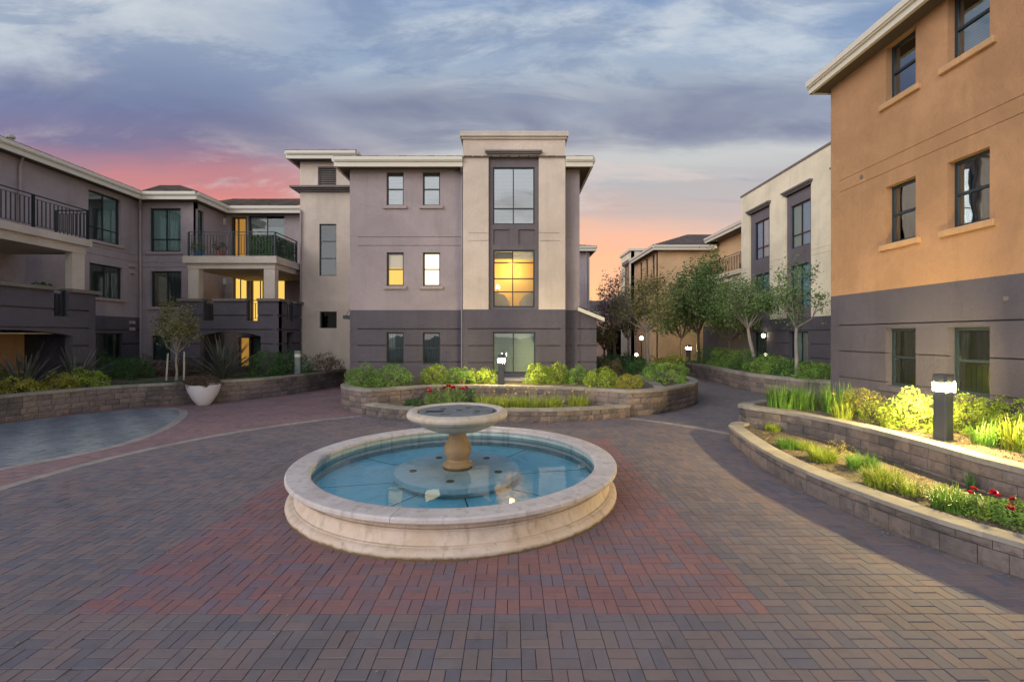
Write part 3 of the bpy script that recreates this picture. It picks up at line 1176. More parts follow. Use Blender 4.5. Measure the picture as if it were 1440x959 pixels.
def window(parent, fr, a0, a1, z0, z1, depth=.10, vbars=(), hbars=(), frame='frame', fw=.05, glass='glass', back=None,
           backd=None, sill=None, sill_over=.08, sill_h=.13, label=None, name='window', blinds=None, thickf=.05, slats=0):
    """window frame with its panes, blind/curtain and sill.  vbars: fractions across (full height) or (frac, zlo, zhi);
    hbars: fractions up or (frac, alo, ahi)"""
    b = MB()
    d0, d1 = depth, depth + thickf
    fr.box(b, a0, a1, d0, d1, z0, z0 + fw)
    fr.box(b, a0, a1, d0, d1, z1 - fw, z1)
    fr.box(b, a0, a0 + fw, d0, d1, z0 + fw, z1 - fw)
    fr.box(b, a1 - fw, a1, d0, d1, z0 + fw, z1 - fw)
    W, Hh = a1 - a0, z1 - z0
    xs, zs = [a0 + fw], [z0 + fw]
    bw = fw * .8
    e = .002
    for v in vbars:
        x = a0 + W * v
        fr.box(b, x - bw / 2, x + bw / 2, d0 + e, d1 - e, z0 + fw, z1 - fw)
        xs += [x - bw / 2, x + bw / 2]
    for v in hbars:
        zz = z0 + Hh * v
        fr.box(b, a0 + fw, a1 - fw, d0 - .008, d1 + .004, zz - bw / 2, zz + bw / 2)
        zs += [zz - bw / 2, zz + bw / 2]
    xs.append(a1 - fw)
    zs.append(z1 - fw)
    w = b.build(name, M[frame], parent, None, label)
    dg = depth + thickf * .5
    for i in range(0, len(xs), 2):
        for j in range(0, len(zs), 2):
            p2 = MB()
            pts = [fr.P(xs[i] - .004, zs[j] - .004, dg), fr.P(xs[i + 1] + .004, zs[j] - .004, dg),
                   fr.P(xs[i + 1] + .004, zs[j + 1] + .004, dg), fr.P(xs[i] - .004, zs[j + 1] + .004, dg)]
            # the pane faces outward
            p2.face(pts if fr.u[0] * fr.n[1] - fr.u[1] * fr.n[0] < 0 else pts[::-1])
            p2.build('pane', M[glass], w)
    for k, bl in enumerate(blinds or []):
        typ, m, f0, f1, g0, g1 = bl       # fractions
        A0, A1 = a0 + fw + (W - 2 * fw) * f0, a0 + fw + (W - 2 * fw) * f1
        Z0, Z1 = z0 + fw + (Hh - 2 * fw) * g0, z0 + fw + (Hh - 2 * fw) * g1
        q = MB()
        db = depth + thickf + .012
        if typ == 'slats':
            n = max(4, int((Z1 - Z0) / .05))
            for i in range(n):
                zz = Z0 + (Z1 - Z0) * (i + .5) / n
                h = (Z1 - Z0) / n
                q.face([fr.P(A0, zz - h * .47, db), fr.P(A1, zz - h * .47, db), fr.P(A1, zz + h * .47, db + .009), fr.P(A0, zz + h * .47, db + .009)])
            o = q.build('blind', M[m], w, 'stuff')
        elif typ == 'curtain':
            n = max(6, int((A1 - A0) / .045))
            for i in range(n):
                x0 = A0 + (A1 - A0) * i / n
                x1 = A0 + (A1 - A0) * (i + 1) / n
                y0, y1 = (db, db + .03) if i % 2 else (db + .03, db)
                q.face([fr.P(x0, Z0, y0), fr.P(x1, Z0, y1), fr.P(x1, Z1, y1), fr.P(x0, Z1, y0)])
            o = q.build('curtain', M[m], w)
        else:
            fr.box(q, A0, A1, db + .05, db + .06, Z0, Z1)
            o = q.build('lit_backdrop' if typ == 'lit' else 'room_surface', M[m], w)
    if sill:
        q = MB()
        fr.box(q, a0 - sill_over - .04, a1 + sill_over + .04, -.07, .02, z0 - sill_h, z0 - .012)
        fr.box(q, a0 + .003, a1 - .003, .02, depth, z0 - .05, z0 - .003)
        s = q.build('sill', M[sill], w)
        bev = s.modifiers.new('bevel', 'BEVEL')
        bev.width = .012
        bev.segments = 2
    return w


def railing(parent, pts, z, h, m='rail', gap=.11, posts=True, name='railing', rad=.011):
    """pts: list of (x,y); rails, posts and balusters are parts of the railing"""
    b = MB()
    for p, q in zip(pts, pts[1:]):
        for zz, w in ((z + h, .045), (z + h - .12, .022), (z + .09, .022)):
            b.bar((p[0], p[1], zz), (q[0], q[1], zz), w, w * .7)
    r = b.build(name, M[m], parent)
    bl = MB()
    bl.box(-rad, rad, -rad, rad, 0, h - .21)
    bm = bpy.data.meshes.new('baluster')
    bm.from_pydata(bl.v, [], bl.f)
    bm.materials.append(M[m])
    po = MB()
    po.box(-.03, .03, -.03, .03, 0, h)
    pm = bpy.data.meshes.new('post')
    pm.from_pydata(po.v, [], po.f)
    pm.materials.append(M[m])
    off = wloc(r)
    for p, q in zip(pts, pts[1:]):
        L = math.hypot(q[0] - p[0], q[1] - p[1])
        n = max(1, int(L / gap))
        for i in range(1, n):
            t = i / n
            link('baluster', bm, r, None, (p[0] + (q[0] - p[0]) * t - off.x, p[1] + (q[1] - p[1]) * t - off.y, z + .09 - off.z))
        ps = [0, .5, 1] if L > 2 else [0, 1]
        for t in ps:
            link('post', pm, r, None, (p[0] + (q[0] - p[0]) * t - off.x, p[1] + (q[1] - p[1]) * t - off.y, z - off.z))
    return r


def fascia(parent, pts, ztop, over=.12, h=.34, name='fascia', m='fascia'):
    """two-step gutter + fascia board along a polyline; outward side is the right of travel"""
    b = MB()
    for p, q in zip(pts, pts[1:]):
        d = Vector((q[0] - p[0], q[1] - p[1])).normalized()
        nrm = Vector((d.y, -d.x))
        e = Vector((p[0], p[1]))
        L = (Vector((q[0], q[1])) - e).length
        f = Frame((p[0], p[1]), (d.x, d.y), (nrm.x, nrm.y))
        f.box(b, -.0, L, -.10, .06, ztop - .13, ztop)            # gutter
        f.box(b, 0, L, -.07, .05, ztop - .165, ztop - .13)
        f.box(b, 0, L, -.02, .06, ztop - h, ztop - .165)           # board
    return b.build(name, M[m], parent)


def roof_plane(parent, p0, p1, q1, q0, rows=10, name='roof', cols=None):
    """stepped tile courses on the quad p0-p1 (eave) to q0-q1 (ridge)"""
    b = MB()
    p0, p1, q0, q1 = Vector(p0), Vector(p1), Vector(q0), Vector(q1)
    L = (p1 - p0).length
    nc = cols or max(2, int(L / .33))
    up = (p1 - p0).cross(q0 - p0).normalized()
    if up.z < 0:
        up = -up
    rnd = random.Random(3)
    for r in range(rows):
        t0, t1 = r / rows, (r + 1) / rows
        a0, a1 = p0.lerp(q0, t0), p1.lerp(q1, t0)
        b0, b1 = p0.lerp(q0, t1), p1.lerp(q1, t1)
        for c in range(nc):
            s0, s1 = c / nc + .002, (c + 1) / nc - .002
            j = rnd.uniform(0, .008)
            A, B = a0.lerp(a1, s0) + up * (.035 + j), a0.lerp(a1, s1) + up * (.035 + j)
            C, D = b0.lerp(b1, s1) + up * .01, b0.lerp(b1, s0) + up * .01
            b.face([A, B, C, D])
            b.face([A - up * .04, B - up * .04, B, A])
    b.face([p0, p1, q1, q0])
    return b.build(name, M['tile'], parent)


def pipe(parent, pts, r=.035, m='mauve_light', name='downpipe'):
    b = MB()
    b.tube(pts, r, 8)
    return b.build(name, M[m], parent)


# ================================================================== THE PLACE
FC = (-.82, 6.87)                 # fountain centre
MOD = .2035                       # paver module

WALL_L = [(-13.7, 8.0), (-13.45, 10.0), (-13.1, 11.64), (-12.74, 12.74), (-12.12, 13.85), (-11.54, 14.4), (-10.62, 15.0), (-8.95, 16.5), (-8.2, 18.4), (-7.75, 20.4), (-7.6, 21.4)]
WALL_C = [(-5.15, 17.0), (-5.42, 15.6), (-5.40, 14.4), (-4.98, 13.62), (-4.38, 13.12), (-4.05, 12.98), (-3.12, 13.60), (-2.35, 13.95), (-1.32, 14.02), (.77, 13.73), (2.55, 13.14), (3.22, 12.75)]
WALL_C2 = [(3.22, 12.75), (3.8, 12.85), (4.38, 13.2), (5.30, 14.05), (6.15, 15.1), (6.55, 16.3), (6.6, 17.6), (6.4, 20.0)]
WALL_CL = [(-4.12, 12.80), (-3.4, 12.32), (-2.87, 12.08), (-1.47, 11.84), (-.18, 11.80), (1.22, 11.85), (2.28, 12.12), (3.25, 12.52)]
WALL_R1 = [(5.15, 10.25), (4.72, 9.9), (4.52, 9.2), (4.30, 8.07), (4.20, 7.2), (4.19, 6.52), (4.25, 5.87), (4.32, 5.42), (4.43, 4.9), (4.56, 4.55), (4.78, 4.1), (5.3, 3.3), (6.1, 2.4)]
WALL_R2 = [(6.6, 11.25), (6.03, 10.98), (5.35, 10.55), (5.10, 10.2), (5.33, 9.75), (5.62, 9.3), (5.80, 8.78), (5.95, 8.0), (6.0, 7.33), (6.0, 6.41), (5.95, 5.6), (6.15, 4.5), (6.7, 3.3), (7.4, 2.3)]
WALL_RR = [(9.9, 27.5), (10.0, 24.4), (9.76, 21.2), (9.6, 19.5), (9.7, 17.9), (10.2, 16.6), (11.2, 15.2), (12.2, 13.8), (12.8, 12.0)]

BED_L = WALL_L + [(-7.6, 24), (-30, 24), (-30, 8)]
BED_C = WALL_C + WALL_C2[1:] + [(6.3, 23), (-5.15, 23)]
BED_CL = WALL_CL + [(3.22, 12.75), (2.55, 13.14), (.77, 13.73), (-1.32, 14.02), (-2.35, 13.95), (-3.12, 13.6), (-4.05, 12.98)]
BED_R1 = WALL_R1 + [(7.4, 2.3), (6.7, 3.3), (6.15, 4.5), (5.95, 5.6), (6.0, 6.41), (6.0, 7.33), (5.95, 8.0), (5.8, 8.78), (5.62, 9.3), (5.33, 9.75)]
BED_R2 = WALL_R2 + [(9, 2.3), (9, 11.25)]
BED_RR = WALL_RR + [(15, 12), (15, 27.5)]


def grow(poly, d):
    """shift the sheet edge under the wall"""
    return poly


# ---- ground and paving
sheet('ground', [(-900, -900), (900, -900), (900, 1500), (-900, 1500)], -.07, M['ground'])


def make_paving():
    base = sheet('plaza_paving', [(-24, -10), (16, -10), (16, 34), (-24, 34)], -.014, M['sand'])
    i0, i1 = -110, 75
    j0, j1 = -44, 112
    I, J = np.meshgrid(np.arange(i0, i1), np.arange(j0, j1), indexing='ij')
    I, J = I.ravel(), J.ravel()
    cx = 2.1 + (I + .5) * MOD
    cy = 3.687 + (J + .5) * MOD
    P = np.stack([cx, cy], 1)
    keep = (np.abs(cx) < np.maximum(1.22 * cy + 1.2, 9.5)) & (cy > -4.5) & (np.hypot(cx - FC[0], cy - FC[1]) > 2.16)
    for bed in (BED_L, BED_C, BED_CL, BED_R1, BED_R2, BED_RR):
        q = np.array([(p[0], p[1]) for p in (smooth_pts(bed, .4) if False else bed)])
        c = q.mean(0)
        ins = inside(P, q)
        # drop only modules whose whole neighbourhood is inside the bed
        for dx, dy in ((.16, 0), (-.16, 0), (0, .16), (0, -.16)):
            ins &= inside(P + np.array([dx, dy]), q)
        keep &= ~ins
    keep &= ~((cx > 8.1) & (cy < 11.3))
    keep &= ~((cx > -5.6) & (cx < 3.0) & (cy > 17.2))
    I, J, cx, cy, P = I[keep], J[keep], cx[keep], cy[keep], P[keep]
    r = np.hypot(cx + .78, cy - 6.93)
    kind = np.full(len(I), 0)                       # grey
    redsq = (cx > 2.1 - 28 * MOD) & (cx < 2.1) & (cy > 3.687) & (cy < 3.687 + 31 * MOD)
    kind[redsq & (r < 6.7)] = 1
    out = r > 6.8
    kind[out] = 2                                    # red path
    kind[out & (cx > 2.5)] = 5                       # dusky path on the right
    panel = np.array(PANEL)
    inp = inside(P, panel)
    kind[inp] = 3
    stripe = ((I + J) // 3) % 2 == 0
    kind[inp & stripe] = 6
    # colours mix across the edge of the fields: a few strays
    rng = np.random.default_rng(11)
    names = ['grey', 'red', 'redpath', 'blue', 'band', 'pathdark', 'blue_dark']
    h = .05
    boxes = {}
    singles = []
    par = (I + J + 1) % 2
    vis = (np.abs(cx) < 1.14 * cy) & (cy > 2.95)
    dist = np.where(vis, cy * cy + .15 * cx * cx, 1e9)
    order = np.argsort(dist)
    single = np.zeros(len(I), bool)
    single[order[:150]] = True
    G_ = .0062
    for k in range(7):
        for far in (0, 1):
            sel = (kind == k) & (~single) & ((cy > 13) == bool(far))
            if not sel.any():
                continue
            px = np.repeat(cx[sel], 2)
            py = np.repeat(cy[sel], 2)
            pp = np.repeat(par[sel], 2)
            sg = np.tile([-1, 1], sel.sum())
            px = px + np.where(pp == 0, sg * MOD / 4, 0)
            py = py + np.where(pp == 0, 0, sg * MOD / 4)
            hx = np.where(pp == 0, MOD / 4, MOD / 2) - G_ * .38
            hy = np.where(pp == 0, MOD / 2, MOD / 4) - G_ * .75
            n = len(px)
            zt = rng.normal(0, .0012, n)
            tx, ty = rng.normal(0, .006, n), rng.normal(0, .006, n)
            cs = [(-1, -1), (1, -1), (1, 1), (-1, 1)]
            rows = []
            ch = .0022
            if far:
                lv = [(0, -.02), (0, 0.0)]
            else:
                lv = [(0, -.03), (0, -ch), (ch, 0.0)]
            for ins_, z in lv:
                for sx_, sy_ in cs:
                    ox, oy = sx_ * (hx - ins_), sy_ * (hy - ins_)
                    rows.append(np.stack([px + ox, py + oy, z + zt + (ox * tx + oy * ty if z > -.01 else 0)], 1))
            V = np.stack(rows, 1).reshape(-1, 3)
            nv = 4 * len(lv)
            kk = np.arange(n)[:, None] * nv
            fl = []
            for l in range(len(lv) - 1):
                for a in range(4):
                    b_ = (a + 1) % 4
                    fl.append(kk + np.array([[4 * l + a, 4 * l + b_, 4 * l + 4 + b_, 4 * l + 4 + a]]))
            t = 4 * (len(lv) - 1)
            fl.append(kk + np.array([[t, t + 1, t + 2, t + 3]]))
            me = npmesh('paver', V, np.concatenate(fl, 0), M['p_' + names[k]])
            link('paver', me, base, 'stuff')
    # the nearest pavers one by one
    cache = {}

    def pm(kname, p):
        if (kname, p) in cache:
            return cache[(kname, p)]
        hx = (MOD / 4 if p == 0 else MOD / 2) - G_ * .38
        hy = (MOD / 2 if p == 0 else MOD / 4) - G_ * .75
        b = MB()
        ch = .0025
        for ins_, z in ((0, -.03), (0, -ch), (ch, 0)):
            for sx_, sy_ in ((-1, -1), (1, -1), (1, 1), (-1, 1)):
                b.v.append((sx_ * (hx - ins_), sy_ * (hy - ins_), z))
        Fq = []
        for l in range(2):
            for a in range(4):
                b_ = (a + 1) % 4
                Fq.append((4 * l + a, 4 * l + b_, 4 * l + 4 + b_, 4 * l + 4 + a))
        Fq.append((8, 9, 10, 11))
        me = bpy.data.meshes.new('paver')
        me.from_pydata(b.v, [], Fq)
        me.materials.append(M['po_' + kname])
        me.update()
        cache[(kname, p)] = me
        return me
    bl = wloc(base)
    for q in np.nonzero(single)[0]:
        p = int(par[q])
        for sg in (-1, 1):
            x = cx[q] + (sg * MOD / 4 if p == 0 else 0)
            y = cy[q] + (0 if p == 0 else sg * MOD / 4)
            o = link('paver', pm(names[kind[q]], p), base, None, (x, y, rng.normal(0, .0012)))
            o.rotation_euler = (rng.normal(0, .006), rng.normal(0, .006), 0)
    # pale soldier courses: the ring round the plaza and the edge of the blue field
    def soldier(pts, w, name='paver'):
        pa = Path(pts, True)
        n = int(pa.L / .104)
        V, Fq = [], []
        for i in range(n):
            a, b = pa.at(i * pa.L / n + .002), pa.at((i + 1) * pa.L / n - .002)
            d = (b - a).normalized()
            nn = Vector((-d.y, d.x))
            zt = .004 + rng.normal(0, .0008)
            k = len(V)
            for z in (-.02, zt):
                for p_, s_ in ((a, -1), (b, -1), (b, 1), (a, 1)):
                    c = p_ + nn * (w / 2 * s_)
                    V.append((c.x, c.y, z))
            Fq += [(k + 4, k + 5, k + 6, k + 7)] + [(k + a_, k + (a_ + 1) % 4, k + 4 + (a_ + 1) % 4, k + 4 + a_) for a_ in range(4)]
        me = npmesh('paver', V, Fq, M['p_band'])
        link('paver', me, base, 'stuff')
    ring = []
    for a in np.linspace(math.radians(200), math.radians(20), 60):
        ring.append((-.78 + 6.75 * math.cos(a), 6.93 + 6.75 * math.sin(a)))
    vis_ring = [p for p in ring if not inside(np.array([p]), np.array(BED_C))[0] and not inside(np.array([p]), np.array(BED_CL))[0]]
    left_r = [p for p in vis_ring if p[0] < -2]
    right_r = [p for p in vis_ring if p[0] > 1]
    soldier(left_r, .2)
    soldier(right_r, .2)
    soldier(PANEL_EDGE, .2)


PANEL_EDGE = [(-9.9, 5.2), (-9.1, 6.6), (-8.62, 7.66), (-8.1, 9.1), (-8.2, 10.3), (-8.57, 11.43), (-9.15, 12.6), (-9.75, 13.5), (-10.3, 13.95), (-10.75, 14.15)]
PANEL = PANEL_EDGE + [(-11.2, 14.1), (-11.9, 13.6), (-12.6, 12.5), (-13.0, 11.5), (-13.5, 9.5), (-13.8, 8), (-14, 5.2)]
make_paving()

# ---- beds
sheet('planting_soil', BED_L, .66, M['soil'])
sheet('planting_soil', BED_C, .66, M['soil'])
sheet('planting_soil', BED_CL, .26, M['soil'])
sheet('planting_soil', BED_R1, .275, M['soil'])
sheet('planting_soil', BED_R2, .69, M['soil'])
sheet('planting_soil', BED_RR, .70, M['soil'])

C4 = [.16, .16, .165, .155]
retaining_wall('long curved block wall in front of the left building, white planter before it', WALL_L, C4, .08, .34, +1, .42)
retaining_wall('tall rear tier of the block planter behind the fountain, below the central building', WALL_C, C4, .08, .30, +1, .34)
retaining_wall('rounded right end of the block planter behind the fountain, beside the right-hand path', WALL_C2, C4, .08, .34, +1, .40)
retaining_wall('low front tier of the planter behind the fountain, holding yellow daylilies', WALL_CL, [.15, .13], .06, .24, +1, .36)
retaining_wall('low curved block wall at the right, edging the bed with red flowers', WALL_R1, [.19, .095], .05, .25, +1, .34, depth=.2)
retaining_wall('upper tier block wall at the right, in front of the bright bollard lamp', WALL_R2, [.15, .16, .16, .16], .075, .32, +1, .36, depth=.2)
retaining_wall('far block wall under the juniper hedge beside the right-hand path', WALL_RR, [.2, .2, .2], .13, .42, +1, .5)
retaining_wall('short dividing wall running back inside the right end of the central planter', [(4.5, 13.4), (4.75, 14.6), (4.95, 16.0), (5.1, 17.6)], [.18, .18, .18, .10], .08, .3, +1, .34, smooth=True)


# ================================================================== BUILDINGS
def front(Y):
    return Frame((0, Y), (1, 0), (0, -1))


def facing_right(X):          # wall at x=X looking toward +x
    return Frame((X, 0), (0, 1), (1, 0))


def facing_left(X):           # wall at x=X looking toward -x
    return Frame((X, 0), (0, 1), (-1, 0))


GRV = [2.50, 1.88, 1.26, .64]


def hung(parent, fr, a0, a1, z0, z1, sill=None, frame='frame', blinds=None, glass='glass', fw=.05, depth=.09, hb=.5):
    return window(parent, fr, a0, a1, z0, z1, depth, (), (hb,), frame, fw, glass, blinds=blinds, sill=sill)


# ---------------------------------------------------------------- central building
def central():
    t = thing('apartment_building', 'mauve and charcoal three-storey building with a tall beige bay, centre of the plaza', 'building', (-1.5, 17.5, 0))
    YF, YB = 17.1, 16.7
    f = front(YF)
    fb = front(YB)
    x = lambda px: XY(px, YF)
    xb = lambda px: XY(px, YB)
    xl, xr = x(492), x(815)
    bl, br = xb(651), xb(795)
    zt = 8.62
    ops, rec = [], []
    wins = []
    for (p0, p1) in ((543.5, 567.6), (594.5, 618.8)):
        for (y0, y1) in ((242, 289), (355, 402), (467.5, 512)):
            o = (x(p0), x(p1), ZY(y1, YF), ZY(y0, YF))
            ops.append(o)
            wins.append(o)
    zones = [(3.21, M['dark']), (99, M['mauve'])]
    gr = GRV + [ZY(333.5, YF), ZY(345.5, YF)]
    facade(t, f, xl, bl + .02, 0, zt, zones, ops, gr)
    lits = {(0, 1): 'lit', (1, 1): 'lit_white'}
    for i, o in enumerate(wins):
        c, r = i // 3, i % 3
        if r == 1:
            bl_ = [('slats', 'blind', 0, 1, .55, 1)] if c == 0 else []
            hung(t, f, *o, sill='mauve_light', glass='glass_warm', frame='frame_bronze', blinds=bl_ + [('lit', lits[(c, r)], 0, 1, 0, 1)])
        elif r == 0:
            hung(t, f, *o, sill='mauve_light', frame='frame_bronze', glass='glass_sky', blinds=[('slats', 'blind', 0, 1, 0, 1)])
        else:
            hung(t, f, *o, frame='frame', blinds=[('slats', 'blind_green', 0, .45 if c == 0 else 0.02, .45, 1), ('curtain', 'curtain_dark', 0, 1, 0, 1)])
    # wall to the right of the bay
    facade(t, f, br - .02, xr, 0, zt, zones, (), gr)
    # side walls, back and room core
    core = MB()
    core.box(xl + .3, bl + .1, YF + .32, 26, 0, zt)
    core.box(bl + .1, br - .1, YB + 1.65, 26, 0, zt)
    core.box(br - .1, xr - .05, YF + .32, 26, 0, zt)
    core.build('inner_wall', M['inner'], t)
    fs = facing_left(xl)
    facade(t, fs, YF + .001, 26, 0, zt, zones, (), gr)
    fs = facing_right(xr)
    facade(t, fs, YF + .001, 26, 0, zt, zones, (), gr)
    # bay
    p0, p1 = xb(687), xb(757.7)
    zp0, zp1 = 3.21, ZY(219, YB)
    w3 = (xb(693), xb(752), ZY(315, YB), ZY(234, YB))
    w2 = (xb(693.5), xb(752), ZY(432, YB), ZY(351, YB))
    w1 = (xb(693), xb(753), ZY(525, YB), ZY(467, YB))
    rd = .09
    bz = ZY(194, YB)
    recs = [(p0, p1, zp0, zp1, rd, M['panel']),
            (xb(693.5), xb(716.5), ZY(343, YB), ZY(322, YB), rd + .05, M['panel']),
            (xb(729), xb(752), ZY(343, YB), ZY(322, YB), rd + .05, M['panel']),
            (p0, p1, zp0 - .001, zp0 + .06, rd, M['panel'])]
    g2 = GRV[:2]
    gb = []
    for q in GRV:
        gb.append((q, bl, br))
    for q in (ZY(328, YB), ZY(338.7, YB)):
        gb.append((q, bl, p0))
        gb.append((q, p1, br))
    facade(t, fb, bl, br, 0, bz, [(3.21, M['dark']), (99, M['beige'])], [w1, w2, w3], gb, recs, thick=.45, name='bay_wall')
    for fs in (facing_left(bl), facing_right(br)):
        facade(t, fs, YB + .001, YF + 1.2, 3.21 if False else 0, bz, [(3.21, M['dark']), (99, M['beige'])], (), [], thick=.2, name='bay_wall')
    b = MB()
    b.box(bl + .2, br - .2, YB + 1.4, YF + 1.2, 0, bz - .3)
    b.box(bl + .2, br - .2, YB + .5, YF + 1.2, bz - .5, bz - .3)
    b.box(bl + .2, w3[0] - .1, YB + .46, YB + 1.4, 0, bz - .5)
    b.box(w3[1] + .1, br - .2, YB + .46, YB + 1.4, 0, bz - .5)
    b.build('inner_wall', M['inner'], t)
    b = MB()
    b.box(bl - .1, br + .1, YB - .12, YB + 1.6, bz + .02, bz + .2)
    b.box(bl - .05, br + .05, YB - .06, YB + 1.6, bz - .06, bz + .02)
    b.build('parapet_cornice', M['trim'], t)
    b = MB()   # hood over the recess
    zb = ZY(219.5, YB)
    b.box(p0 - .04, p1 + .04, YB - .04, YB + rd, zb, zb + .06)
    b.box(p0 - .08, p1 + .08, YB - .09, YB + rd, zb + .06, zb + .11)
    b.box(p0 - .12, p1 + .12, YB - .14, YB + rd, zb + .11, zb + .17)
    b.build('window_hood', M['cornice'], t)
    d = rd + .04
    window(t, fb, *w3, depth=d, vbars=(.49,), hbars=(.28,), glass='glass_sky', blinds=[('slats', 'blind', 0, 1, 0, 1)])
    window(t, fb, *w2, depth=d, vbars=(.47,), hbars=(.27, .50, .78), glass='glass_warm',
           blinds=[('slats', 'blind_green', .48, 1, .86, 1), ('surface', 'curtain_dark', 0, .48, .87, 1)])
    window(t, fb, *w1, depth=.10, vbars=(.48,), blinds=[('slats', 'blind_green', 0, 1, 0, 1)])
    # lit room behind the first-floor bay window
    b = MB()
    X0, X1, Y0, Y1, Z0, Z1 = w2[0] - .1, w2[1] + .1, YB + .47, YB + 1.38, w2[2] - .12, w2[3] + .02
    b.face([(X0, Y1, Z0), (X1, Y1, Z0), (X1, Y1, Z1), (X0, Y1, Z1)])
    b.face([(X0, Y0, Z0), (X0, Y1, Z0), (X0, Y1, Z1), (X0, Y0, Z1)])
    b.face([(X1, Y0, Z0), (X1, Y1, Z0), (X1, Y1, Z1), (X1, Y0, Z1)])
    b.face([(X0, Y0, Z1), (X1, Y0, Z1), (X1, Y1, Z1), (X0, Y1, Z1)])
    b.face([(X0, Y0, Z0), (X1, Y0, Z0), (X1, Y1, Z0), (X0, Y1, Z0)])
    b.build('room', plain('room_wall_paint', (.80, .62, .30), .8, var=.03), t)
    for sx_, px, lab in ((-1, 705, 'pale armchair seen left in the lit bay window'), (1, 742, 'pale armchair seen right in the lit bay window')):
        ch = thing('armchair', lab, 'armchair', (xb(px), YB + .95, Z0))
        q = MB()
        cx_ = xb(px)
        q.box(cx_ - .28, cx_ + .28, YB + .72, YB + 1.2, Z0, Z0 + .3)
        q.build('seat', M['curtain_white'], ch)
        q = MB()
        s = -sx_
        pts = [(-.30, .0), (.30, 0), (.30, .35), (.10, .62), (-.30, .74)] if sx_ > 0 else [(-.30, 0), (.30, 0), (.30, .74), (-.10, .62), (-.30, .35)]
        pts = [(-px_, pz) for px_, pz in pts[::-1]]
        k = len(q.v)
        for yy in (YB + .58, YB + .72):
            q.v += [(cx_ + a, yy, Z0 + zz) for a, zz in pts]
        n = len(pts)
        q.f += [tuple(k + i for i in range(n)), tuple(k + n + n - 1 - i for i in range(n))]
        q.f += [(k + i, k + n + i, k + n + (i + 1) % n, k + (i + 1) % n) for i in range(n)]
        q.m += [0] * (n + 2)
        q.build('backrest', M['curtain_white'], ch)
    lamp = thing('table_lamp', 'small lit lamp glowing inside the left of the bay window', 'lamp', (xb(699), YB + 1.0, ZY(402, YB)))
    q = MB()
    q.lathe([(.0, 0), (.07, 0), (.05, .13), (0, .13)], (xb(699), YB + 1.0, ZY(402, YB)), 12)
    q.build('lamp_shade', emit('table_lamp_shade', (1, .85, .5), 6), lamp)
    q = MB()
    q.tube([(xb(699), YB + 1.0, Z0), (xb(699), YB + 1.0, ZY(402, YB))], .015, 6)
    q.build('lamp_base', M['curtain_dark'], lamp)
    pl = bpy.data.lights.new('room_light', 'POINT')
    pl.energy = 19
    pl.color = (1, .66, .2)
    pl.shadow_soft_size = .12
    lo = bpy.data.objects.new('room_light', pl)
    COL.objects.link(lo)
    lo.parent = lamp
    lo.location = (.55, -.2, .75)
    # eaves
    ze = 8.78
    fascia(t, [(xl - .42, YF - .42), (bl - .01, YF - .42)], ze)
    fascia(t, [(br + .01, YF - .42), (xr + .42, YF - .42), (xr + .42, 26.4)], ze)
    fascia(t, [(xl - .42, 26.4), (xl - .42, YF - .42)], ze)
    b = MB()
    b.box(xl - .40, bl - .02, YF - .40, YF + .02, ze - .30, ze - .26)
    b.box(xl - .40, xl + .01, YF + .02, 26.4, ze - .30, ze - .26)
    b.box(br + .02, xr + .40, YF - .40, YF + .02, ze - .30, ze - .26)
    b.box(xr - .01, xr + .40, YF + .02, 26.4, ze - .30, ze - .26)
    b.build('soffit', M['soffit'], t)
    xm = (xl + xr) / 2
    roof_plane(t, (xl - .45, YF - .47, ze), (xr + .45, YF - .47, ze), (xr - 3, 21.5, ze + 1.0), (xl + 3, 21.5, ze + 1.0), 12)
    roof_plane(t, (xl - .45, 26.4, ze), (xl - .45, YF - .47, ze), (xl + 3, 21.5, ze + 1.0), (xl + 3, 21.52, ze + 1.0), 12)
    roof_plane(t, (xr + .45, YF - .47, ze), (xr + .45, 26.4, ze), (xr - 3, 21.52, ze + 1.0), (xr - 3, 21.5, ze + 1.0), 12)
    # downpipe in the corner beside the bay
    pipe(t, [(bl - .06, YF - .40, ze - .15), (bl - .06, YF - .34, ze - .34), (bl - .07, YF - .06, ze - .55), (bl - .07, YF - .06, .3)], .04)
    # small shed-roofed annex on the right
    xa = x(839)
    fs = front(YF + .03)
    facade(t, fs, xr, xa, 0, 2.95, [(99, M['dark'])], (), GRV)
    b = MB()
    b.box(xr + .05, xa - .02, YF + .35, 20, 0, 2.85)
    b.build('annex_wall', M['dark'], t)
    q = MB()
    za, zb = ZY(432, YF), ZY(447, YF)
    X0, X1 = x(812), x(849)
    for (dz0, dz1, y0, y1, m) in ((-.14, 0, YF - .16, YF - .10, 0),):
        q.face([(X0, y0, za - .14), (X1, y0, zb - .14), (X1, y0, zb), (X0, y0, za)])
        q.face([(X0, y1, za - .14), (X0, y1, za), (X1, y1, zb), (X1, y1, zb - .14)])
        q.face([(X0, y0, za), (X1, y0, zb), (X1, y1, zb), (X0, y1, za)])
        q.face([(X0, y0, za - .14), (X0, y1, za - .14), (X1, y1, zb - .14), (X1, y0, zb - .14)])
        q.face([(X1, y0, zb - .14), (X1, y1, zb - .14), (X1, y1, zb), (X1, y0, zb)])
    q.build('rake_board', M['fascia'], t)
    roof_plane(t, (X1, YF - .18, zb + .01), (X1, 20, zb + .01), (X0, 20, za + .01), (X0, YF - .18, za + .01), 3)
    q = MB()
    q.face([(xr, YF + .03, 2.95), (xa, YF + .03, 2.5), (xa, YF + .03, 2.95)])
    b = MB()
    b.face([(xr, YF + .02, 2.94), (xa, YF + .02, 2.94), (xa, YF + .02, zb - .05), (xr, YF + .02, za - .08)])
    b.build('gable_infill', M['dark'], t)
    # entrance canopy with a stay rod on the left corner
    b = MB()
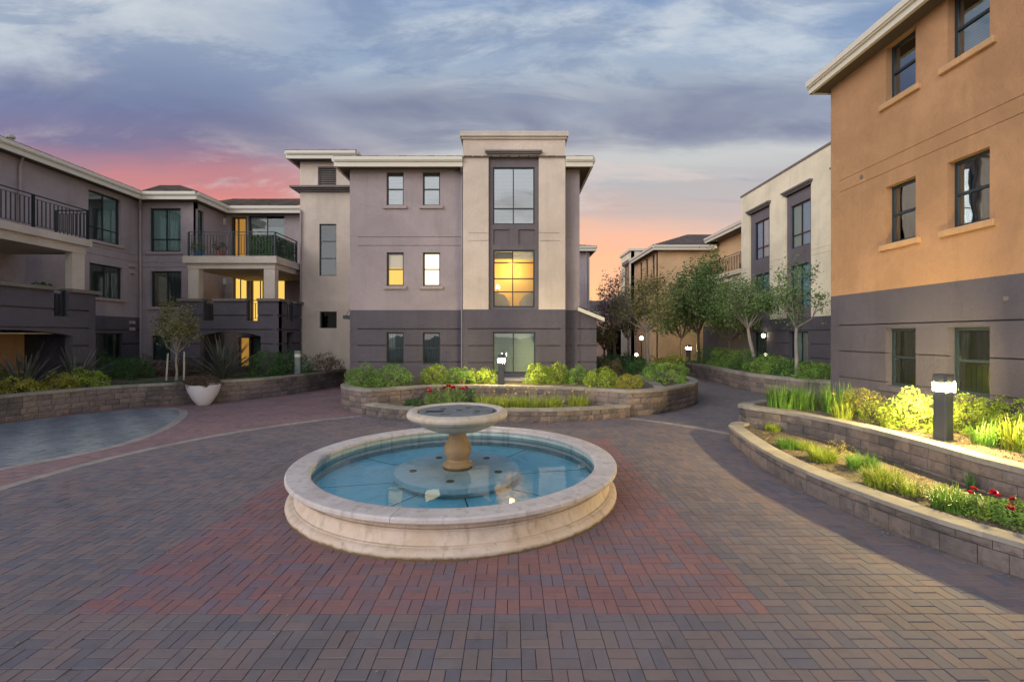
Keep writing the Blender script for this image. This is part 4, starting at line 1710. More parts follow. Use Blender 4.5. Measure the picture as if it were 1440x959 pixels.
    b.box(x(478), xl, YF + .3, YF + 1.3, ZY(448, YF), ZY(443, YF))
    cn = b.build('entrance_canopy', M['frame'], t)
    b = MB()
    b.bar((x(482), YF + .35, ZY(443, YF)), (xl - .01, YF + .35, ZY(427, YF)), .015)
    b.build('stay_rod', M['rail'], cn)
    # wall light
    b = MB()
    b.box(xl - .09, xl + .05, YF - .02 + .4, YF + .5, ZY(293, YF), ZY(289, YF))
    b.build('wall_light', M['lampoff'], t)
    # pale step in front of the ground window
    b = MB()
    b.box(xb(693), xb(752), YB - .7, YB - .02, .6, ZY(531, YB - .1))
    b.build('doorstep', plain('step_concrete', (.42, .38, .35), .9), t)
    # rear wing seen past the right edge
    Yw = 33.5
    xw0, xw1 = 2.0, XY(829, Yw)
    facade(t, front(Yw), xw0, xw1, 0, 8.55, zones, (), gr)
    fascia(t, [(xw0, Yw - .4), (xw1 + .4, Yw - .4), (xw1 + .4, 40)], 8.75)
    boxpart('wing_wall', M['mauve'], t, xw0, xw1 - .02, Yw + .32, 40, 0, 8.5)
    boxpart('soffit', M['soffit'], t, xw0, xw1 + .38, Yw - .38, 40, 8.42, 8.46)
    roof_plane(t, (xw0, Yw - .45, 8.75), (xw1 + .45, Yw - .45, 8.75), (xw1 - 2, 37, 9.7), (xw0, 37, 9.7), 8)
    pipe(t, [(xw1 - .25, Yw - .35, 8.6), (xw1 - .25, Yw - .07, 8.2), (xw1 - .25, Yw - .07, .3)], .05)


central()


# ---------------------------------------------------------------- cream stair tower
def tower():
    YT = 21.0
    x = lambda px: XY(px, YT)
    z = lambda py: ZY(py, YT)
    t = thing('stair_tower', 'cream stair tower with louvre vent and one tall window between two buildings', 'building', (-8, 21.5, 0))
    f = front(YT)
    xl, xr = x(422), x(500)
    w1 = (x(449), x(473), z(388), z(315))
    w2 = (x(449.5), x(473.5), z(461.5), z(438))
    v = (x(447), x(473), z(262), z(234.5))
    facade(t, f, xl, xr, 0, z(222), [(99, M['beige'])], [w1, w2, v], [z(370.5)], gh=.02)
    boxpart('inner_wall', M['inner'], t, xl + .3, xr, YT + .7, 24, 0, z(222))
    f2 = facing_left(xl)
    facade(t, f2, YT + .001, 24, 0, z(222), [(99, M['beige'])], ())
    window(t, f, *w1, depth=.08, hbars=(.34, .67), fw=.04)
    w = window(t, f, *w2, depth=.14, fw=.03, glass='glass_dark')
    # louvre
    b = MB()
    b2 = MB()
    f.box(b, v[0], v[0] + .05, .05, .1, v[2], v[3])
    f.box(b, v[1] - .05, v[1], .05, .1, v[2], v[3])
    f.box(b, v[0] + .05, v[1] - .05, .05, .1, v[3] - .05, v[3])
    f.box(b, v[0] + .05, v[1] - .05, .05, .1, v[2], v[2] + .05)
    lf = b.build('louvre_vent', M['cornice'], t)
    n = 9
    for i in range(n):
        zz = v[2] + .07 + (v[3] - v[2] - .14) * (i + .5) / n
        q = MB()
        q.face([f.P(v[0] + .05, zz - .04, .06), f.P(v[1] - .05, zz - .04, .06), f.P(v[1] - .05, zz + .035, .12), f.P(v[0] + .05, zz + .035, .12)])
        q.build('slat', M['cornice'], lf)
    # ledge and eave
    b = MB()
    for (o0, za, zb) in ((.12, z(270.5), z(268.5)), (.22, z(268.5), z(266.5)), (.34, z(266.5), z(264))):
        b.box(xl - o0, xr, YT - o0, YT + .02, za, zb)
        b.box(xl - o0, xl - .001, YT + .02, 24, za, zb)
    b.build('ledge', M['cornice'], t)
    ze = z(216) + .0
    e = .42
    fascia(t, [(xl - e, 24), (xl - e, YT - e), (x(505), YT - e)], ze - .06)
    fascia(t, [(x(505), YT - e), (x(505), 24)], ze - .06)
    boxpart('soffit', M['soffit'], t, xl - e + .02, x(505) - .02, YT - e + .02, 24, ze - .36, ze - .32)
    roof_plane(t, (xl - e - .05, YT - e - .05, ze - .05), (x(505) + .05, YT - e - .05, ze - .05), (x(470), 23, ze + .5), (x(460), 23, ze + .5), 6)
    boxpart('upper_wall', M['beige'], t, xl + .02, x(500) - .02, YT + .32, 24, z(222) - .3, ze - .36)
    pipe(t, [(xl + .06, YT - .06, z(296)), (xl + .06, YT - .06, .6)], .04)


tower()


# ---------------------------------------------------------------- left building
def arch_fill(parent, fr, a0, a1, z0, zm, ztop, d0, d1, m, n=14):
    """spandrel between a shallow arch (z0 at the ends, zm in the middle) and ztop"""
    b = MB()
    for i in range(n):
        s0, s1 = i / n, (i + 1) / n
        za = z0 + (zm - z0) * (1 - (2 * s0 - 1) ** 2)
        zb = z0 + (zm - z0) * (1 - (2 * s1 - 1) ** 2)
        A, B = a0 + (a1 - a0) * s0, a0 + (a1 - a0) * s1
        b.face([fr.P(A, za, d0), fr.P(B, zb, d0), fr.P(B, ztop, d0), fr.P(A, ztop, d0)])
        b.face([fr.P(A, za, d0), fr.P(A, za, d1), fr.P(B, zb, d1), fr.P(B, zb, d0)])
    return b.build('arch', m, parent)


def left_building():
    t = thing('apartment_building', 'mauve three-storey building with charcoal balcony bases along the left side', 'building', (-16, 20, 0))
    zt = 8.62
    XW = -17.36
    f = facing_right(XW)
    zones = [(3.09, M['dark']), (99, M['mauve'])]
    W3 = (18.65, 20.2, 6.24, 8.25)
    W2 = (18.7, 20.3, 3.86, 5.26)
    W1 = (18.95, 20.3, 1.1, 2.35)
    facade(t, f, 7, 21.2, 0, zt, zones, [W3, W2, W1], GRV + [3.0 + 2.63, 5.95])
    boxpart('inner_wall', M['inner'], t, -24, XW - .45, 7, 26, 0, zt)
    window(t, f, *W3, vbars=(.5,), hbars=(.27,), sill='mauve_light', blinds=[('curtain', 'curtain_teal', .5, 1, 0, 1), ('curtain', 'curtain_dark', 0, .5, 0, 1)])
    window(t, f, *W2, vbars=(.5,), sill='mauve_light', blinds=[('curtain', 'curtain_dark', 0, 1, 0, 1)])
    window(t, f, *W1, vbars=(.5,), blinds=[('curtain', 'curtain_dark', 0, .6, 0, 1), ('surface', 'curtain_white', .85, .95, 0, 1)])
    # bay
    YB = 21.2
    fb = front(YB)
    x = lambda px: XY(px, YB)
    XB = -14.84
    B3 = (x(210), x(254), ZY(354, YB), ZY(293, YB))
    B2 = (x(211.5), x(255), ZY(431.5, YB), ZY(381.5, YB))
    B1 = (x(213), x(240), 1.1, ZY(472, YB))
    facade(t, fb, XW + .001, XB, 0, zt, [(99, M['mauve'])], [B3, B2, B1], [ZY(369, YB), ZY(376, YB)])
    facade(t, fb, XW + .02, XW + .25, 0, 3.09, [(99, M['dark'])], (), GRV, thick=.02) if False else None
    boxpart('inner_wall', M['inner'], t, XW - .4, XB - .3, YB + .45, 26, 0, zt)
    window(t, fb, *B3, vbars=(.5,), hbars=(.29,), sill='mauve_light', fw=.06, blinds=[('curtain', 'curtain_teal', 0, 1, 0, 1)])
    window(t, fb, *B2, vbars=(.5,), sill='mauve_light', blinds=[('curtain', 'curtain_olive', 0, .5, 0, 1), ('curtain', 'curtain_dark', .5, 1, 0, 1)])
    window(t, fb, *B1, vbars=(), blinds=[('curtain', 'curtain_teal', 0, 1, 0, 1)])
    # return of the bay
    YK = 23.5
    fr = facing_right(XB)
    D3 = (21.35, 21.95, 5.75, 8.2)
    facade(t, fr, YB + .001, YK, 0, zt, [(99, M['mauve'])], [D3])
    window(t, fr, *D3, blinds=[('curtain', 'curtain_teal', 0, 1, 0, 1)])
    # back wall of the balconies
    fk = front(YK)
    xk = lambda px: XY(px, YK)
    door = (xk(323), xk(347), 5.75, ZY(304, YK))
    win3 = (xk(349), xk(400), 5.75, ZY(303, YK))
    l1 = (xk(327), xk(346.5), 2.9, ZY(390, YK))
    l2 = (xk(352), xk(400), 2.9, ZY(387, YK))
    g1 = (xk(335), xk(350), .5, ZY(474, YK))
    g2 = (xk(352), xk(366), .5, ZY(474, YK))
    facade(t, fk, XB + .001, xk(430), 0, zt, [(99, M['mauve'])], [door, win3, l1, l2, g1, g2])
    boxpart('inner_wall', M['inner'], t, XB - .3, xk(430), YK + .6, 26, 0, zt)
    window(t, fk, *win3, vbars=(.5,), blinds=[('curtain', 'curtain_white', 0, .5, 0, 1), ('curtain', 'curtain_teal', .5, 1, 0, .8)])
    window(t, fk, *l1, vbars=(.48,), glass='glass_warm', frame='frame_bronze', blinds=[('lit', 'lit', 0, 1, 0, 1)])
    window(t, fk, *l2, vbars=(.26, .5), glass='glass_warm', frame='frame_bronze',
           blinds=[('curtain', 'curtain_white', .28, .36, 0, 1), ('lit', 'lit', 0, 1, 0, 1)])
    window(t, fk, *g1, glass='glass_warm', frame='frame_bronze', blinds=[('lit', 'lit_dim', 0, 1, 0, 1)])
    window(t, fk, *g2, frame='frame_bronze', blinds=[('curtain', 'curtain_teal', 0, 1, 0, 1)])
    # open door to an amber hallway
    b = MB()
    fk.box(b, door[0], door[1], .5, .52, door[2], door[3])
    b.build('lit_hallway', M['lit_dim'], t)
    b = MB()
    fk.box(b, door[0] + .05, door[0] + .12, .1, .16, door[2], door[3] - .05)
    fk.box(b, door[1] - .12, door[1] - .05, .1, .16, door[2], door[3] - .05)
    fk.box(b, door[0] + .12, door[1] - .12, .1, .16, door[3] - .12, door[3] - .05)
    d = b.build('door', M['frame_bronze'], t)
    b = MB()
    fk.box(b, door[0] + .34, door[0] + .42, .12, .16, door[2], door[3] - .13)
    b.build('door_leaf', M['brownwall'], d)
    for (px, py, Yp) in ((315, 312, YK), (316, 396, YK)):
        b = MB()
        xx, zz = XY(px, Yp), ZY(py, Yp)
        b.box(xx - .1, xx + .1, Yp - .12, Yp - .001, zz - .16, zz + .16)
        b.build('wall_light', M['lampoff'], t)
    # right-hand balcony block (charcoal base, beige slab, two columns)
    Y0 = 18.9
    ff = front(Y0)
    xf = lambda px: XY(px, Y0)
    XL, XR = xf(252), xf(392)
    s1 = (xf(285), xf(300), 2.87, 3.68)
    s2 = (xf(346.5), xf(362), 2.87, 3.68)
    ar = (xf(281), xf(366.6), 0, 2.42)
    gB = [3.09, 2.50, 1.91, 1.3, .7]
    facade(t, ff, XL, XR, 0, 3.68, [(99, M['dark'])], [s1, s2, ar], gB, thick=.25, name='balcony_wall')
    arch_fill(t, ff, ar[0], ar[1], 2.22, 2.42, 2.43, .004, .25, M['dark'])
    fs = facing_right(XR)
    t1 = (19.6, 20.3, 2.87, 3.68)
    t2 = (19.6, 20.25, .9, 2.40)
    facade(t, fs, Y0 + .001, 21.0, 0, 3.68, [(99, M['dark'])], [t1, t2], gB, thick=.25, name='balcony_wall')
    boxpart('balcony_wall', M['dark'], t, XL + .001, XL + .25, Y0 + .25, 21.2, 0, 3.68)
    b = MB()
    for (a, c) in ((XL - .06, s1[0]), (s1[1], s2[0]), (s2[1], XR + .08)):
        b.box(a, c, Y0 - .08, Y0 + .3, 3.68, 3.79)
    for (a, c) in ((Y0 + .3, t1[0]), (t1[1], 21.1)):
        b.box(XR - .27, XR + .08, a, c, 3.68, 3.79)
    b.build('balcony_coping', M['cornice'], t)
    boxpart('balcony_slab', M['dark'], t, XL + .25, XR - .26, Y0 + .26, YK - .01, 2.55, 2.75)
    for sl, fr_ in ((s1, ff), (s2, ff)):
        railing(t, [(sl[0], Y0 + .12), (sl[1], Y0 + .12)], 2.87, .85, gap=.12, name='slot_railing')
    railing(t, [(XR - .12, t1[0]), (XR - .12, t1[1])], 2.87, .85, gap=.12, name='slot_railing')
    b = MB()
    XS0, XS1 = XY(257, 19.0), XY(389, 19.0)
    b.box(XS0, XS1, 18.98, YK - .02, 5.28, 5.57)
    b.box(XS0 + .12, XS1 - .12, 19.10, YK - .03, 5.06, 5.28)
    sb = b.build('balcony_slab', M['trim'], t)
    b = MB()
    b.box(XS0 + .14, XS0 + .58, 19.12, 19.42, 3.79, 5.06)
    b.build('column', M['trim'], t)
    b = MB()
    b.box(XS1 - .60, XS1 - .14, 19.12, 19.42, 3.79, 5.06)
    b.build('column', M['trim'], t)
    railing(t, [(XS0 + .18, 19.1), (XS1 - .12, 19.1), (XS1 - .12, 21.0)], 5.57, 1.02, gap=.125)
    # near balcony block at the far left
    XN = -14.5
    fn = facing_right(XN)
    sN = (14.41, 14.87, 2.87, 3.68)
    aN = (11.2, 15.02, 0, 2.42)
    facade(t, fn, 6.5, 15.85, 0, 3.68, [(99, M['dark'])], [sN, aN], gB, thick=.25, name='balcony_wall')
    arch_fill(t, fn, aN[0], aN[1], 2.24, 2.42, 2.43, .004, .25, M['dark'])
    boxpart('balcony_wall', M['dark'], t, XW + .01, XN - .001, 15.6, 15.849, 0, 3.68)
    b = MB()
    for (a, c) in ((6.5, sN[0] - .02), (sN[1] + .02, 16.0)):
        b.box(XN - .3, XN + .1, a, c, 3.68, 3.79)
    b.build('balcony_coping', M['cornice'], t)
    boxpart('balcony_slab', M['dark'], t, XW + .01, XN - .27, 6.5, 15.55, 2.55, 2.75)
    boxpart('store_wall', M['brownwall'], t, -15.9, -15.75, 6.5, 14.7, 0, 2.3)
    boxpart('arch_soffit', M['trim'], t, -15.7, XN - .26, 11.3, 15.0, 2.30, 2.34)
    railing(t, [(XN - .12, sN[0]), (XN - .12, sN[1])], 2.87, .85, gap=.12, name='slot_railing')
    b = MB()
    b.box(XW + .01, -14.66, 6.5, 15.9, 5.33, 5.57)
    b.box(XW + .01, -14.78, 6.5, 15.78, 5.06, 5.33)
    b.build('balcony_slab', M['trim'], t)
    boxpart('column', M['trim'], t, -15.04, -14.80, 15.32, 15.76, 3.79, 5.06)
    railing(t, [(-14.75, 8.5), (-14.75, 12.0), (-14.75, 14.02), (-14.75, 15.82), (-15.85, 15.82)], 5.57, 1.02, gap=.125)
    # pipes, small vents
    pipe(t, [(XW + .25, 15.95, 8.55), (XW + .07, 16.0, 8.2), (XW + .07, 16.0, 5.6)], .045)
    pipe(t, [(XW + .45, YB - .5, 8.5), (XW + .14, YB - .12, 8.1), (XW + .14, YB - .08, .7)], .045)
    for (a, z_) in ((20.75, 5.45), (20.75, 5.15), (20.75, 2.85), (20.75, 2.55)):
        b = MB()
        f.box(b, a - .12, a + .12, -.09, .01, z_ - .07, z_ + .07)
        b.build('wall_vent', M['mauve_light'], t)
    # eaves
    ze = 8.80
    e = .45
    P = [(XW + e, 6), (XW + e, YB - e), (XB + e, YB - e), (XB + e, YK - e), (XY(424, YK - e), YK - e)]
    fascia(t, P, ze)
    b = MB()
    b.box(XW - .02, XW + e - .03, 6, YB, ze - .32, ze - .28)
    b.box(XW, XB + e - .03, YB - e + .03, YB + .02, ze - .321, ze - .281)
    b.box(XB - .02, XB + e - .03, YB - .02, YK, ze - .322, ze - .282)
    b.box(XB, XY(427, YK), YK - e + .03, YK + .02, ze - .323, ze - .283)
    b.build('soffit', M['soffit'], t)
    roof_plane(t, (XW + e + .05, 6, ze), (XW + e + .05, YB - e, ze), (-20.2, 21.5, 9.95), (-20.2, 6, 9.95), 12)
    apx = (-17.3, 23.2, 9.78)
    roof_plane(t, (XW + e, YB - e - .05, ze), (XB + e + .05, YB - e - .05, ze), (-17.0, 23.2, 9.9), (-17.9, 23.2, 9.9), 9)
    roof_plane(t, (XB + e + .05, YB - e - .05, ze), (XB + e + .05, YK + 1.2, ze), (-17.0, 23.22, 9.9), (-17.0, 23.2, 9.9), 9)
    roof_plane(t, (XB - 1.6, YK - e - .05, ze), (XY(421, YK), YK - e - .05, ze), (XY(421, YK), 27, 10.35), (XB - 1.6, 27, 10.35), 14)
    pv = thing('roof_vent', 'small pale vent pipe on the left building roof', 'vent pipe', (-18.5, 16.8, 9.2))
    b = MB()
    b.lathe([(.07, 0), (.07, .32), (.12, .33), (.12, .42), (0, .42)], (-18.5, 16.8, 9.2), 12)
    b.build('pipe', M['trim'], pv)


left_building()


# ---------------------------------------------------------------- near right orange building
def orange_building():
    X0 = 8.0
    t = thing('apartment_building', 'tall orange stucco building with charcoal base at the right edge', 'building', (9, 8, 0))
    f = facing_left(X0)
    rows = [(1.2, 2.4), (4.2, 5.42), (7.22, 8.42 - .02)]
    cols = [(9.02, 9.74), (7.62, 8.36), (4.6, 5.3), (3.2, 3.9)]
    ops = [(a, b, z0, z1) for (a, b) in cols for (z0, z1) in rows]
    facade(t, f, 1.0, 11.42, 0, 8.7, [(3.23, M['dark']), (99, M['orange'])], ops, GRV + [5.74, 6.02], gh=.025)
    boxpart('inner_wall', M['inner'], t, X0 + .5, 15, 1.0, 11.3, 0, 8.6)
    facade(t, Frame((0, 11.42), (1, 0), (0, 1)), X0 + .001, 15, 0, 8.7, [(3.23, M['dark']), (99, M['orange'])], ())
    facade(t, Frame((0, 1.0), (1, 0), (0, -1)), X0 + .001, 15, 0, 8.7, [(3.23, M['dark']), (99, M['orange'])], ())
    for ci, (a, b) in enumerate(cols):
        for ri, (z0, z1) in enumerate(rows):
            fr_ = (a + .0, b - .0)
            bl = {0: [('curtain', 'curtain_olive', 0, 1, 0, 1)],
                  1: [('curtain', 'curtain_white' if ci == 1 else 'curtain_dark', .35, .95, 0.05, 1), ('curtain', 'curtain_dark', 0, 1, 0, 1)],
                  2: [('slats', 'curtain_dark', 0, 1, 0, .5)]}[ri]
            hung(t, f, a + .002, b - .002, z0, z1, sill=('orange_sill' if ri else 'dark'), blinds=bl, depth=.13, fw=.06, hb=.5, glass='glass_sky' if ri else 'glass')
    for (a_, z_) in ((7.0, 5.88), (10.4, 5.88), (7.35, 2.85), (5.6, 8.0)):
        b = MB()
        f.box(b, a_ - .035, a_ + .035, -.03, .01, z_ - .035, z_ + .035)
        b.build('wall_vent', M['cornice'], t)
    ze = 8.72
    e = .38
    fascia(t, [(X0 - e, 11.66), (X0 - e, .6)], ze, h=.30)
    fascia(t, [(15, 11.66), (X0 - e, 11.66)], ze, h=.30)
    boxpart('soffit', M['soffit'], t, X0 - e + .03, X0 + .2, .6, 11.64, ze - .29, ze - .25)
    roof_plane(t, (X0 - e - .05, 11.7, ze), (X0 - e - .05, .6, ze), (12, .6, ze + 1.2), (12, 8, ze + 1.2), 12)


orange_building()


# ---------------------------------------------------------------- cream building on the right
def cream_building():
    X0 = 13.5
    t = thing('apartment_building', 'cream building with tall grey window strips beyond the orange one', 'building', (14, 20, 0))
    f = facing_left(X0)
    zt = 10.35
    pA, pB, pC = (23.85, 25.9), (20.55, 22.5), (17.0, 19.0)
    recs, ops = [], []
    for p in (pA, pB, pC):
        recs.append((p[0], p[1], 3.1, 9.1, .10, M['panel']))
    wn_ = [(24.1, 25.5), (20.75, 22.2), (17.25, 18.7)]
    for w in wn_:
        ops += [(w[0], w[1], 6.45, 8.52), (w[0], w[1], 3.6, 5.62), (w[0], w[1], .9, 2.45)]
    gr = GRV
    facade(t, f, 11.5, 26.8, 0, zt, [(3.1, M['dark']), (99, M['cream'])], ops, gr + [6.1, 5.85], recs, gh=.03)
    for i, w in enumerate(wn_):
        for (z0, z1), hb in (((6.45, 8.52), (.3,)), ((3.6, 5.62), (.3,)), ((.9, 2.45), ())):
            bl = [('curtain', 'curtain_white' if z0 < 1 else 'curtain_sky_reflection', 0, .55, 0, 1), ('curtain', 'curtain_teal', 0, 1, 0, 1)]
            if i == 0 and z0 > 6:
                bl = [('curtain', 'curtain_sky_reflection', .55, 1, 0, 1), ('slats', 'blind', 0, .5, 0, 1)]
            window(t, f, w[0], w[1], z0, z1, depth=.17, vbars=(.5,), hbars=hb, blinds=bl, glass='glass_soft')
    for p in (pA, pB, pC):
        b = MB()
        for (o, za, zb) in ((.03, 9.1, 9.16), (.08, 9.16, 9.22), (.14, 9.22, 9.30)):
            f.box(b, p[0] - o, p[1] + o, -o - .02, .1, za, zb)
        b.build('window_hood', M['cornice'], t)
    boxpart('inner_wall', M['inner'], t, X0 + .5, 20, 11.6, 26.7, 0, zt - .2)
    b = MB()
    b.box(X0 - .04, X0 + .3, 11.5, 26.84, zt, zt + .1)
    b.build('parapet_cap', M['cornice'], t)
    facade(t, Frame((0, 26.8), (1, 0), (0, 1)), X0 + .001, 20, 0, zt, [(3.1, M['dark']), (99, M['cream'])], ())
    wl_ = MB()
    wl_.lathe([(0, -.10), (.07, -.08), (.09, 0), (.07, .08), (0, .10)], (X0 - .16, 24.15, 2.25), 12)
    wl_.build('wall_lamp', M['lampfar'], t)


cream_building()


# ---------------------------------------------------------------- far orange building with the balcony
def far_orange():
    t = thing('apartment_building', 'orange building with brown hip roof and railed balcony at the end of the path', 'building', (12.5, 34, 0))
    Y0 = 33.3
    f = front(Y0)
    x = lambda px: XY(px, Y0)
    xl, xr = x(925), x(1012)
    zt = ZY(349, Y0)
    facade(t, f, xl, xr + 1.0, 0, zt, [(99, M['peach'])], (), [6.1, 5.8])
    fl = facing_left(xl)
    ops, wz = [], ((ZY(388, 34.5), ZY(358, 34.5)),)
    c = [(34.0, 34.75), (35.7, 36.4), (37.3, 38.0)]
    for a, b in c:
        ops.append((a, b, 6.85, 8.3))
    facade(t, fl, Y0 + .001, 39.5, 0, zt, [(99, M['peach'])], ops, [6.1])
    for o in ops:
        window(t, fl, *o, hbars=(.5,), sill='orange_sill', blinds=[('slats', 'blind', 0, 1, .45, 1)])
    boxpart('inner_wall', M['inner'], t, xl + .5, 20, Y0 + .5, 39.4, 0, zt)
    ze = ZY(345, Y0 - .4)
    fascia(t, [(xl - .45, 39.5), (xl - .45, Y0 - .45), (14.6, Y0 - .45)], ze)
    boxpart('soffit', M['soffit'], t, xl - .42, 14.6, Y0 - .42, Y0 + .02, ze - .30, ze - .26)
    boxpart('soffit', M['soffit'], t, xl - .42, xl + .02, Y0 + .02, 39.5, ze - .30, ze - .26)
    roof_plane(t, (xl - .5, Y0 - .5, ze), (18, Y0 - .5, ze), (18, 38, ze + 1.9), (XY(968, 38), 38, ze + 1.9), 12)
    roof_plane(t, (xl - .5, 39.5, ze), (xl - .5, Y0 - .5, ze), (XY(968, 38), 38, ze + 1.9), (XY(967, 38), 38.02, ze + 1.9), 12)
    # recessed balcony wing between this building and the cream one
    X1 = 15.0
    fw_ = facing_left(X1)
    d = (27.2, 28.3, 6.3, 8.5)
    facade(t, fw_, 26.85, Y0, 0, 9.15, [(99, M['peach'])], [d])
    window(t, fw_, *d, vbars=(.5,), blinds=[('curtain', 'curtain_teal', 0, 1, 0, 1)])
    fascia(t, [(14.2, Y0 + .2), (14.2, 26.85)], 9.35)
    boxpart('soffit', M['soffit'], t, 14.22, 15.1, 26.85, Y0, 9.0, 9.05)
    roof_plane(t, (14.15, Y0, 9.35), (14.15, 26.86, 9.35), (17, 26.86, 10.2), (17, Y0, 10.2), 8)
    b = MB()
    b.box(13.45, 15.0, 26.86, 32.6, 5.95, 6.2)
    b.box(13.6, 15.0, 26.86, 32.5, 5.65, 5.95)
    b.build('balcony_slab', M['cream'], t)
    boxpart('balcony_wall', M['cream'], t, 13.65, 15.0, 26.86, 28.6, 2.9, 5.65)
    boxpart('balcony_wall', M['dark'], t, 13.6, 15.0, 26.86, 32.4, 0, 2.9)
    railing(t, [(13.55, 26.9), (13.55, 32.5), (14.9, 32.5)], 6.2, 1.02, gap=.2, rad=.016)
    ch = thing('patio_chair', 'blue chair on the far railed balcony', 'chair', (14.1, 27.5, 6.2))
    b = MB()
    b.box(13.85, 14.35, 27.25, 27.75, 6.6, 6.66)
    b.build('seat', plain('blue_chair', (.05, .25, .4), .5), ch)
    b = MB()
    b.box(14.3, 14.35, 27.25, 27.75, 6.66, 7.1)
    b.build('backrest', plain('blue_chair_back', (.05, .25, .4), .5), ch)
    for (a, c_) in ((13.88, 27.28), (14.32, 27.28), (13.88, 27.72), (14.32, 27.72)):
        b = MB()
        b.box(a - .02, a + .02, c_ - .02, c_ + .02, 6.2, 6.6)
        b.build('leg', M['rail'], ch)


far_orange()


def far_cream():
    t = thing('apartment_building', 'small far cream block with a tall blue window at the path end', 'building', (11, 41, 0))
    X0 = 10.35
    fl = facing_left(X0)
    zt = ZY(353, 39.6)
    o = (40.2, 42.0, 4.2, 8.6)
    facade(t, fl, 39.6, 43.2, 0, zt, [(99, M['cream'])], [o], ())
    window(t, fl, *o, vbars=(.5,), hbars=(.3,), fw=.08)
    b = MB()
    fl.box(b, 40.0, 42.2, -.15, .05, 8.65, 8.95)
    b.build('window_hood', M['cornice'], t)
    f = front(39.6)
    facade(t, f, X0 + .001, 11.5, 0, zt, [(99, M['cream'])], ())
    boxpart('parapet_cap', M['fascia'], t, X0 - .15, 13, 39.45, 43.3, zt, zt + .2)
    boxpart('inner_wall', M['inner'], t, X0 + .5, 13, 40.1, 43.2, 0, zt)
    # low pinkish building closing the view
    t = thing('low_building', 'low pinkish building with dark doorways behind the flowering trees', 'building', (8, 47, 0))
    f = front(46.0)
    zl = 4.4
    ops = [(6.4, 8.2, 0, 2.9), (9.6, 11.2, 0, 2.9), (12.5, 14, 0, 2.9)]
    pk = stucco('pink_stucco', (.48, .32, .27))
    facade(t, f, 4.0, 22, 0, zl, [(99, pk)], ops)
    boxpart('inner_wall', M['inner'], t, 4.2, 21.5, 46.4, 52, 0, zl - .1)
    fascia(t, [(3.6, 45.6), (22, 45.6)], zl + .25)
    roof_plane(t, (3.6, 45.5, zl + .25), (22, 45.5, zl + .25), (20, 49, zl + 1.6), (6, 49, zl + 1.6), 8)
    for o in ops:
        window(t, f, o[0], o[1], .1, 2.85, vbars=(.5,), fw=.09)


far_cream()


